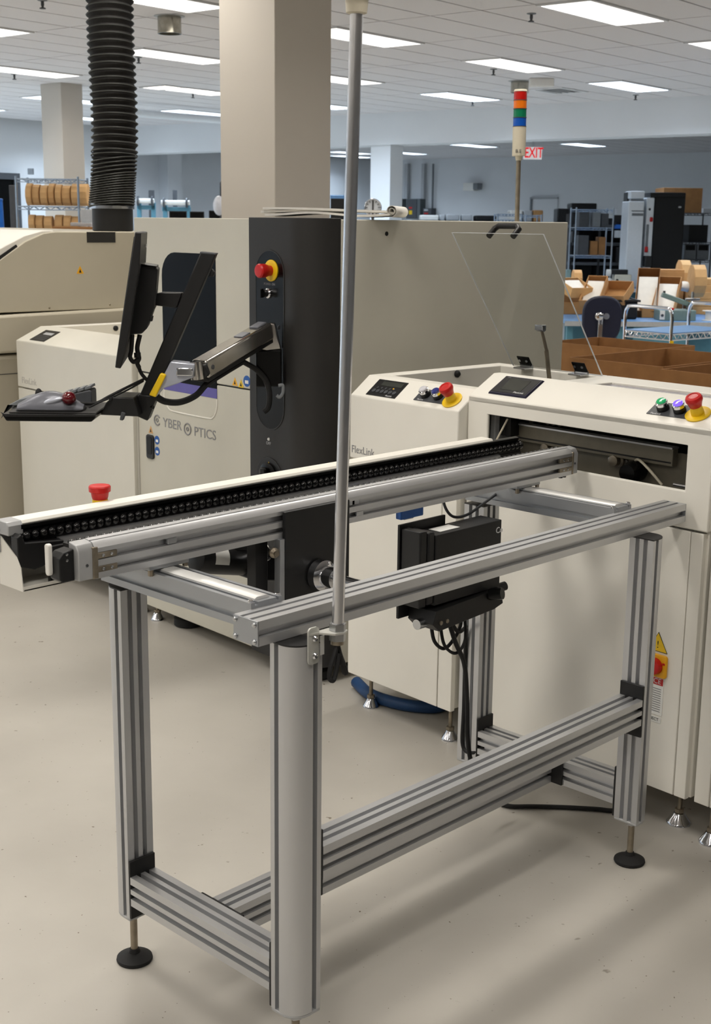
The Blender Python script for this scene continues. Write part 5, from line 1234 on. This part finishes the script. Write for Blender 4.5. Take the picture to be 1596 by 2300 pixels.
for n_, (x0, x1, sh, h_, m_, lab) in enumerate(((1330, 1348, 1, .22, 'mid_grey', 'grey meter box on the upper middle rack shelf'), (1350, 1366, 1, .2, 'dark_grey', 'dark meter box on the upper middle rack shelf'), (1328, 1345, 2, .2, 'cardboard_dark', 'brown carton with white label on the rack'),
        (1347, 1362, 2, .26, 'cardboard_dark', 'second brown carton on the rack'), (1300, 1324, 2, .28, 'dark_grey', 'dark crate at the left of the rack'), (1300, 1322, 1, .22, 'dark_grey', 'dark crate on the upper rack shelf'))):
    a, b = qa(x0, 500, 19.6), qa(x1, 500, 19.6); single('rack_box', MB().box(a.x, b.x, a.y, a.y+.3, zl[sh]+.012, zl[sh]+.012+h_), m_, lab, 'box', 'A', 'boxes on the tall chrome rack', .008)
# dark shelving wall behind the tall rack
e = vthing('dark_shelving', 'dark shelving full of black equipment behind the tall chrome rack', 'shelving', 1340, 22.5)
for (x0, x1, yt, yb) in ((1278, 1420, 505, 512), (1278, 1420, 545, 552), (1278, 1420, 590, 596)): pbox(e, 'shelf', x0, x1, yt, yb, 22.5, .6, 'dark_grey')
for x0 in (1278, 1340, 1416): pbox(e, 'upright', x0, x0+5, 480, 724, 22.5, .6, 'black_paint')
pbox(e, 'back_panel', 1278, 1420, 490, 660, 23.05, .04, 'black_paint')
for n_, (x0, x1, yt, yb, m_, lab) in enumerate(((1366, 1385, 470, 482, 'light_grey', 'white equipment top left of the white column'), (1378, 1402, 483, 505, 'black_plastic', 'black equipment case left of the white column'), (1382, 1402, 498, 514, 'blue', 'blue-striped carton left of the white column'), (1382, 1402, 518, 534, 'light_grey', 'white striped carton left of the white column'),
        (1384, 1402, 556, 590, 'black_plastic', 'black equipment low beside the white column'), (1284, 1300, 520, 545, 'black_plastic', 'black case left behind the tall chrome rack'))):
    vbox('equipment_case', lab, 'equipment', x0, x1, yt, yb, 22.3, .15, m_, 'equipment on the dark shelving')

# white and black machine
e = vthing('cabinet_machine', 'tall white column machine with black cabinet beside it, far right', 'machine', 1460, 19.5)
z0_ = 0
def colm(name, x0, x1, yt, D, th, m, yb=None, sub=None):
    a, b = qa(x0, 560, D), qa(x1, 560, D); zt3 = qa((x0+x1)/2, yt, D).z; zb3 = 0.0 if yb is None else qa((x0+x1)/2, yb, D).z
    return part(sub or e, name, MB().box(a.x, b.x, a.y, a.y+th, zb3, zt3), m, .012)
colm('white_column', 1406, 1441, 452, 19.5, .5, 'white_paint'); colm('white_head', 1409, 1440, 429, 19.6, .4, 'white_paint', 446); colm('white_neck', 1409, 1440, 446, 19.7, .3, 'light_grey', 453)
colm('head_seam', 1413, 1441, 473, 19.495, .01, 'dark_grey', 475); colm('name_strip', 1414, 1440, 479, 19.495, .01, 'mid_grey', 485)
colm('side_column', 1446, 1463, 444, 19.55, .5, 'white_paint'); colm('black_edge', 1402, 1407, 431, 19.8, .3, 'black_paint')
colm('black_cabinet', 1463, 1532, 436, 19.6, .9, 'black_cabinet'); colm('cabinet_head', 1453, 1532, 432, 19.55, .9, 'black_cabinet', 443)
colm('red_button', 1455, 1462, 488, 19.52, .03, 'red', 498); colm('indicator', 1451, 1456, 467, 19.54, .03, 'black_plastic', 473); colm('pink_lamp', 1448, 1455, 554, 19.5, .05, 'red', 567); colm('cabinet_latch', 1517, 1524, 463, 19.59, .02, 'light_grey', 467)
colm('door_pull', 1448, 1454, 504, 19.54, .02, 'mid_grey', 560); colm('cable_box', 1450, 1466, 575, 19.4, .2, 'black_plastic', 600)
# right rack with instruments and carton on top
e, xa, xb, ya, zl = wire_rack('wire_rack', 'dark wire rack with instruments at the right edge behind the black cabinet', 1530, 1600, 20.5, .6, (479, 545, 585), 478.5, m='dark_grey')
vbox('large_carton', 'large brown carton on top of the rack behind the black cabinet', 'carton', 1487, 1578, 422, 478, 20.6, .6, 'cardboard_dark')
vbox('small_carton', 'small white-labelled carton beside the large brown carton', 'carton', 1578, 1600, 468, 480, 20.5, .3, 'light_grey')
for n_, (x0, x1, lab) in enumerate(((1536, 1563, 'left beige instrument on the right rack'), (1565, 1592, 'right beige instrument on the right rack'))):
    e = vthing('bench_instrument', lab, 'instrument', (x0+x1)/2, 20.6, zl[2]+.01, 'instruments on the right rack')
    a, b = qa(x0, 560, 20.6), qa(x1, 560, 20.6); zz = zl[2]+.012
    part(e, 'case', MB().box(a.x, b.x, a.y, a.y+.35, zz, zz+.24), 'mid_grey', .006); part(e, 'display', MB().box(a.x+.02, b.x-.02, a.y-.004, a.y, zz+.14, zz+.22), 'black_gloss')
vbox('black_monitor', 'black bulky screen on the upper shelf of the right rack', 'screen', 1545, 1590, 505, 544, 20.7, .4, 'black_cabinet')

# ---- benches and the clutter on them
def ontab(x, y, z): return wf('A', onz(x, y, z))
def bench(label, x0, x1, ypx, z, dep, group='blue work benches', mt='bench_blue'):
    p0 = ontab((x0+x1)/2, ypx, z); D = (fw('A', p0) - CAM).dot(FH)
    a, b = qa(x0, ypx, D), qa(x1, ypx, D); e = thing('work_bench', label, 'bench', Vector((p0.x, p0.y, 0)), 'A', group)
    part(e, 'worktop', MB().box(a.x, b.x, p0.y, p0.y+dep, z-.03, z), mt, .004)
    part(e, 'edge_band', MB().box(a.x, b.x, p0.y-.004, p0.y, z-.05, z-.004), 'light_grey')
    n = 3
    for k in range(n+1):
        x = a.x+.06 + (b.x-a.x-.12)*k/n
        part(e, 'leg', MB().box(x-.03, x+.03, p0.y+.05, p0.y+.11, 0, z-.03), 'bench_teal', .003); part(e, 'leg', MB().box(x-.03, x+.03, p0.y+dep-.11, p0.y+dep-.05, 0, z-.03), 'bench_teal', .003)
    part(e, 'modesty_panel', MB().box(a.x+.05, b.x-.05, p0.y+.30, p0.y+.32, .12, z-.06), 'bench_teal', .002)
    part(e, 'drawer_box', MB().box(b.x-.9, b.x-.4, p0.y+.04, p0.y+.5, z-.32, z-.03), 'bench_teal', .004)
    return D, p0.y
ZB1 = .80
D1, yb1 = bench('blue-topped work bench piled with open cartons behind the cart', 1268, 1640, 722, ZB1, 1.6)
D2, yb2 = bench('far blue bench in front of the white column machine', 1282, 1470, 648, ZB1, .6)

def carton_tray(x, y, D, L, Wd, Hh, yaw, pitch, label, paper=None, m='cardboard', group='open cartons on the bench', roll=0, name='open_carton'):
    """open box; x, y = picture point of its centre, z its height; the box may lean"""
    c = at(x, y, D)
    e = bpy.data.objects.new(name, None); COL.objects.link(e); e.location = c
    e.rotation_euler = (math.radians(pitch), math.radians(roll), AYAW + math.radians(yaw)); BASE[e] = Vector((0,0,0)); tag(e, label, 'carton', group)
    t = .006
    part(e, 'bottom', MB().box(-L/2, L/2, -Wd/2, Wd/2, 0, t), m)
    part(e, 'side', MB().box(-L/2, L/2, -Wd/2, -Wd/2+t, t, Hh), m); part(e, 'side', MB().box(-L/2, L/2, Wd/2-t, Wd/2, t, Hh), m)
    part(e, 'end', MB().box(-L/2, -L/2+t, -Wd/2+t, Wd/2-t, t, Hh), m); part(e, 'end', MB().box(L/2-t, L/2, -Wd/2+t, Wd/2-t, t, Hh), m)
    if paper:
        part(e, 'paper', sweep(MB(), [(-L*.42, -Wd*.47, Hh*.45), (L*.42, -Wd*.47, Hh*.45), (L*.42, Wd*.05, Hh*.62), (L*.42, Wd*.3, Hh*.9), (-L*.42, Wd*.3, Hh*.9), (-L*.42, Wd*.05, Hh*.62)], (0, 0, .004)), 'paper')
    return e
def carton(x0, x1, yt, yb, zb, th, label, m='cardboard', group='closed cartons on the bench', name='closed_carton', D=None):
    p = ontab((x0+x1)/2, yb, zb) if D is None else qa((x0+x1)/2, yb, D); D = (fw('A', p) - CAM).dot(FH); a, b = qa(x0, yb, D), qa(x1, yb, D); h = qa((x0+x1)/2, yt, D).z - zb
    e = thing(name, label, 'carton', Vector((p.x, p.y, zb)), 'A', group)
    part(e, 'box', MB().box(a.x, b.x, p.y, p.y+th, zb, zb+h*.96), m, .004)
    part(e, 'top_flap', MB().box(a.x+.002, b.x-.002, p.y+.004, p.y+th*.49, zb+h*.96, zb+h), m, .002); part(e, 'top_flap', MB().box(a.x+.002, b.x-.002, p.y+th*.51, p.y+th-.004, zb+h*.96, zb+h), m, .002)
    return zb+h
# left pile
zc1 = carton(1258, 1313, 678, 706, ZB1, .35, 'brown carton at the bottom of the left pile on the bench')
zc2 = carton(1256, 1318, 658, 678, zc1, .33, 'brown carton lying on the left pile, half hidden by the panel', 'cardboard_dark')
carton_tray(1286, 657, D1+.45, .24, .28, .10, 25, 18, 'open carton with white flaps on the left pile', True, 'kraft')
carton_tray(1334, 664, D1+.40, .19, .40, .09, -24, 34, 'long narrow open carton with white sheet, leaning on the left pile', True, 'cardboard')
reel_box(1294, D1+.75, zc2+.12, .09, .10, 'round-edged reel carton standing behind the left pile', 'reel cartons on the bench')
# black tub with trays
e = thing('black_tub', 'black plastic tub on the bench under leaning cartons', 'tub', Vector((qa(1400, 712, D1+.25).x, yb1+.3, ZB1)), 'A')
a, b = qa(1366, 700, D1+.25), qa(1436, 700, D1+.25); zt4 = qa(1400, 675, D1+.25).z
part(e, 'shell', MB().box(a.x+.02, b.x-.02, yb1+.25, yb1+.65, ZB1, zt4), 'black_rubber', .02); part(e, 'rim', MB().ring((a.x, b.x, yb1+.23, yb1+.67), (a.x+.02, b.x-.02, yb1+.25, yb1+.65), 'xy', zt4-.012, zt4+.006), 'black_plastic')
carton_tray(1384, 668, D1+.42, .26, .30, .10, -30, 26, 'empty open carton leaning on the black tub', None, 'cardboard')
reel_box(1352, D1+.7, zt4+.06, .08, .09, 'reel carton behind the empty open carton', 'reel cartons on the bench')
e = thing('tape_reel', 'small component reel on edge behind the open cartons', 'reel', Vector((qa(1399, 650, D1+.8).x, yb1+.8, ZB1+.3)), 'A')
c_ = qa(1399, 650, D1+.8); part(e, 'flange', MB().cyl(c_, c_ + Vector((.01, .012, 0)), .052, n=24), 'kraft'); part(e, 'hub', MB().cyl(c_ - Vector((.002, .008, 0)), c_ + Vector((.01, .02, 0)), .03, n=20), 'light_grey')
part(e, 'stand_block', MB().box(c_.x-.06, c_.x+.06, c_.y-.01, c_.y+.05, ZB1, c_.z-.05), 'cardboard')
carton_tray(1453, 668, D1+.80, .22, .62, .11, -14, 40, 'tall open carton with white sheet leaning steeply in the middle', True, 'cardboard_dark')
carton_tray(1496, 678, D1+.72, .22, .55, .10, -22, 36, 'lower open carton with white sheet beside the steep one', True, 'cardboard')
carton(1440, 1484, 690, 714, ZB1, .25, 'plain brown carton low behind the cart handle')
carton(1474, 1532, 606, 690, ZB1, .28, 'tall brown carton at the back of the bench', 'cardboard', D=D1+1.2)
reel_box(1538, D1+1.25, ZB1+.36, .11, .16, 'large reel carton standing at the right back, left one', 'large reel cartons', 'kraft'); reel_box(1567, D1+.72, ZB1+.34, .13, .15, 'large reel carton standing at the right back, right one', 'large reel cartons', 'kraft')
zz = ZB1
for n_, (x0, x1, yt, yb) in enumerate(((1548, 1612, 688, 706), (1546, 1610, 672, 688), (1544, 1612, 656, 672), (1578, 1620, 640, 656), (1582, 1620, 626, 640))):
    if n_ == 3: zbag = zz
    zz = carton(x0, x1, yt, yb, zz, .3, 'kraft carton in the right-hand stack, layer %s from the bottom' % ('one', 'two', 'three', 'four', 'five')[n_], 'kraft', 'stack of kraft cartons')
p = qa(1550, 650, D1+1.0); p.z = zbag + .045
single('paper_bag', MB().ell((p.x, p.y, p.z+.01), (.12, .10, .055), 16, 10).ell((p.x-.06, p.y+.03, p.z+.015), (.07, .08, .05), 12, 8), 'paper', 'crumpled white bag lying on the cartons at right', 'bag', 'A')
# grey-green instrument with lever
e = thing('bench_press', 'grey-green bench instrument with raised lever on the bench', 'instrument', Vector((qa(1520, 720, D1+.15).x, yb1+.15, ZB1)), 'A')
a, b = qa(1480, 715, D1+.12), qa(1562, 715, D1+.12); zt5 = qa(1520, 697, D1+.12).z; y_ = yb1+.12
part(e, 'base', MB().box(a.x, b.x, y_, y_+.25, ZB1, zt5), 'grey_green', .006)
part(e, 'front_plate', MB().box(a.x+.003, a.x+.05, y_-.003, y_, ZB1+.01, zt5-.005), 'sticker_white', .001); part(e, 'socket', MB().cyl((a.x+.026, y_-.006, ZB1+.05), (a.x+.026, y_, ZB1+.05), .014, n=14), 'dark_grey')
part(e, 'lever_arm', MB().beam((a.x+.04, y_+.12, zt5+.14), (b.x-.03, y_+.12, zt5+.045), .07, .045), 'grey_green', .006); part(e, 'lever_hinge', MB().box(b.x-.06, b.x-.02, y_+.07, y_+.17, zt5, zt5+.06), 'dark_grey', .003)
part(e, 'pivot_head', MB().cyl((b.x-.02, y_+.1, zt5+.05), (b.x-.02, y_+.1, zt5+.17), .012, n=10), 'steel'); part(e, 'clamp_star', MB().box(b.x-.09, b.x+.05, y_+.08, y_+.1, zt5+.09, zt5+.11), 'steel', .003); part(e, 'knob', MB().cyl((a.x+.06, y_+.12, zt5+.14), (a.x+.06, y_+.12, zt5+.175), .012, n=10), 'black_plastic')
part(e, 'red_label', MB().box(a.x+.09, a.x+.14, y_+.02, y_+.06, zt5, zt5+.02), 'red', .002)
p = qa(1590, 713, D1+.2)
e = thing('white_spool', 'white plastic spool at the right edge of the bench', 'spool', Vector((p.x, yb1+.2, ZB1)), 'A')
part(e, 'core', MB().lathe([(.06, 0), (.06, .006), (.03, .01), (.03, .085), (.06, .09), (.06, .096)], (p.x, yb1+.2, ZB1), n=24), 'white_plastic')
# things on the far bench
e = thing('beige_device', 'beige desk device with black top on the far bench', 'device', Vector((qa(1398, 640, D2+.3).x, yb2+.3, ZB1)), 'A')
a, b = qa(1380, 640, D2+.25), qa(1417, 640, D2+.25); zt6 = qa(1398, 617, D2+.25).z
part(e, 'case', MB().box(a.x, b.x, yb2+.25, yb2+.5, ZB1, zt6), 'beige_plastic', .01); part(e, 'top_unit', MB().box(a.x-.05, b.x-.05, yb2+.28, yb2+.45, zt6, zt6+.07), 'black_plastic', .006); part(e, 'white_roll', MB().cyl((a.x-.11, yb2+.35, zt6+.02), (a.x-.05, yb2+.35, zt6+.02), .05, n=16), 'paper'); part(e, 'knob', MB().cyl((a.x+.03, yb2+.24, zt6-.08), (a.x+.03, yb2+.25, zt6-.08), .02, n=10), 'black_plastic')
p = qa(1362, 634, D2+.3); single('paper_heap', MB().ell((p.x, p.y, ZB1+.05), (.09, .09, .06), 12, 8).ell((p.x+.03, p.y, ZB1+.09), (.05, .06, .05), 10, 8), 'paper', 'crumpled white and green paper heap on the far bench', 'paper', 'A')
vbox('green_bin', 'small grey-green bin at the left end of the far bench', 'bin', 1271, 1282, 606, 640, D2+.1, .2, 'grey_green')

# ---- cart with chrome handles
zc = .88; p = ontab(1404, 741, zc); Dc = (fw('A', p) - CAM).dot(FH); kc = Dc/FPX
cart = thing('wire_cart', 'chrome wire cart with blue top sheet and bent tube handles', 'cart', Vector((p.x, p.y, 0)), 'A')
cxl, cxr = qa(1402, 740, Dc).x, qa(1640, 740, Dc).x; cdep = .34
c0, c1, c2, c3 = Vector((cxl, p.y, zc)), Vector((qa(1506, 752, Dc-.35).x, p.y-.35, zc)), Vector((cxr, p.y-.2, zc)), Vector((cxr, p.y+.35, zc))
ux = (c1 - c0).normalized(); uy = Vector((-ux.y, ux.x, 0)); cw = (c1-c0).length; cl = .8
def cp_(a, b, z): return c0 + ux*a + uy*b*1.0 + Vector((0, 0, z-zc))
part(cart, 'top_sheet', sweep(MB(), [cp_(0, 0, zc), cp_(cw, 0, zc), cp_(cw, cl, zc), cp_(0, cl, zc)], (0, 0, .006)), 'bench_blue')
def truss(mb, A_, B_, z, n):
    mb.cyl(A_, B_, .006, n=6); lo = Vector((0, 0, -.045)); mb.cyl(A_+lo, B_+lo, .006, n=6)
    for k in range(n):
        u, v = A_.lerp(B_, k/n), A_.lerp(B_, (k+1)/n); mb.cyl(u + (lo if k % 2 == 0 else Vector()), v + (lo if k % 2 else Vector()), .004, n=5)
for z in (zc-.004, .25):
    mb = MB()
    for A_, B_, n in ((cp_(0,0,z), cp_(cw,0,z), 12), (cp_(cw,0,z), cp_(cw,cl,z), 22), (cp_(0,cl,z), cp_(cw,cl,z), 12), (cp_(0,0,z), cp_(0,cl,z), 22)): truss(mb, A_, B_, z, n)
    part(cart, 'shelf_frame', mb, 'chrome')
for (a, b) in ((0, 0), (cw, 0), (0, cl), (cw, cl)):
    q_ = cp_(a, b, 0); ps = part(cart, 'post', MB().cyl(q_ + Vector((0,0,.1)), q_ + Vector((0,0,zc)), .012, n=10), 'chrome'); part(ps, 'castor', MB().cyl(q_ + Vector((-.015,0,.05)), q_ + Vector((.015,0,.05)), .05, n=16), 'black_rubber')
for b in (0, cl):
    h_ = .19
    part(cart, 'handle', MB().tube(smooth_path([cp_(0, b, zc), cp_(0, b, zc+h_*.65), cp_(.02, b, zc+h_*.92), cp_(.07, b, zc+h_), cp_(cw-.07, b, zc+h_), cp_(cw-.02, b, zc+h_*.92), cp_(cw, b, zc+h_*.65), cp_(cw, b, zc)], 5), .014, 10), 'chrome')
part(cart, 'yellow_tag', MB().box(cp_(cw, 0, 0).x-.01, cp_(cw, 0, 0).x+.02, cp_(cw, 0, 0).y-.02, cp_(cw, 0, 0).y-.01, zc-.13, zc-.05), 'yellow')

# ---- chair
Dk = 11.0
p = qa(1352, 712, Dk); k = Dk/FPX
chair = thing('task_chair', 'dark navy task chair seen from behind with silver back bracket', 'chair', Vector((p.x, p.y, 0)), 'A')
pr_ = []
for a in range(0, 360, 12):
    ca, sa_ = math.cos(math.radians(a)), math.sin(math.radians(a)); rx = 44*k; rz = (46 if sa_ > 0 else 60)*k
    pr_.append(Vector((p.x + rx*math.copysign(abs(ca)**.75, ca), p.y, p.z + rz*math.copysign(abs(sa_)**.75, sa_))))
part(chair, 'backrest', sweep(MB(), pr_, (0, .05, 0)), 'navy_plastic', .015)
bk_ = part(chair, 'back_bracket', MB().box(p.x-10*k, p.x+1*k, p.y-.03, p.y-.002, .55, p.z+8*k), 'chrome', .004)
part(bk_, 'bracket_knob', MB().lathe([(9*k, 0), (9*k, .012), (5*k, .02)], (p.x-9*k, p.y-.03, p.z+2*k), (0,-1,0), n=18), 'chrome'); part(bk_, 'bracket_ear', MB().lathe([(7*k, 0), (7*k, .010)], (p.x+8*k, p.y-.012, p.z+2*k), (0,-1,0), n=18), 'steel')
part(bk_, 'slot', MB().box(p.x-5.5*k, p.x-3.5*k, p.y-.032, p.y-.03, p.z-17*k, p.z-7*k), 'black_paint')
part(chair, 'seat', MB().prism(rrect(p.x-.2, p.x+.2, p.y+.02, p.y+.42, .08), 'xy', .5, .57), 'navy_plastic', .02)
part(chair, 'gas_column', MB().cyl((p.x, p.y+.22, .1), (p.x, p.y+.22, .5), .025, n=14), 'black_paint')
for n_ in range(5):
    a = math.radians(72*n_); part(chair, 'base_leg', MB().beam((p.x, p.y+.22, .1), (p.x+.27*math.cos(a), p.y+.22+.27*math.sin(a), .07), .04, .03), 'black_plastic', .004); part(chair, 'castor', MB().cyl((p.x+.27*math.cos(a)-.02, p.y+.22+.27*math.sin(a), .028), (p.x+.27*math.cos(a)+.02, p.y+.22+.27*math.sin(a), .028), .028, n=12), 'black_rubber')

# ---- big cardboard bins behind the transfer machine
def bin_box(corners, z, label):
    """left, back and front rim corners in the picture at rim height z"""
    Lc, Bc, Fc = (wf('M', onz(x, y, z)) for x, y in corners)
    x0, x1 = Lc.x, Bc.x; y1 = (Lc.y + Bc.y)/2; y0 = Fc.y; t = .008
    e = thing('cardboard_bin', label, 'carton', Vector(((x0+x1)/2, (y0+y1)/2, 0)), 'M', 'cardboard bins on the floor')
    part(e, 'wall_panel', MB().box(x0, x0+t, y0, y1, 0, z), 'cardboard_dark'); part(e, 'wall_panel', MB().box(x1-t, x1, y0, y1, 0, z), 'cardboard_dark')
    part(e, 'wall_panel', MB().box(x0+t, x1-t, y0, y0+t, 0, z), 'cardboard_dark'); part(e, 'wall_panel', MB().box(x0+t, x1-t, y1-t, y1, 0, z), 'cardboard_dark')
    part(e, 'bottom', MB().box(x0+t, x1-t, y0+t, y1-t, 0, .02), 'cardboard_dark')
bin_box(((1245, 768), (1325, 755), (1506, 781)), .90, 'rear open cardboard bin behind the clear lid')
bin_box(((1268, 801), (1505, 783), (1472, 826)), .90, 'front open cardboard bin behind the transfer machine')
bin_box(((1512, 832), (1640, 806), (1660, 850)), .90, 'cardboard bin at the right edge behind the transfer machine')

# ---- floor odds and ends
single('floor_cable', MB().tube(smooth_path([(p_.x, p_.y, .008) for p_ in (onz(x, y, 0) for x, y in ((1125, 1812), (1150, 1817), (1200, 1817), (1270, 1819), (1340, 1823), (1380, 1826), (1440, 1815)))], 6), .007, 8), 'black_rubber', 'black cable lying on the floor beside the rear right conveyor leg', 'cable')
hp_ = [onz(x, y, 0) for x, y in ((800, 1545), (830, 1572), (880, 1590), (935, 1600), (985, 1600), (1010, 1585))]
single('blue_hose', MB().tube(smooth_path([(p_.x, p_.y, .022) for p_ in hp_], 6), .022, 12), 'hose_blue', 'blue hose on the floor under the conveyor module', 'hose')
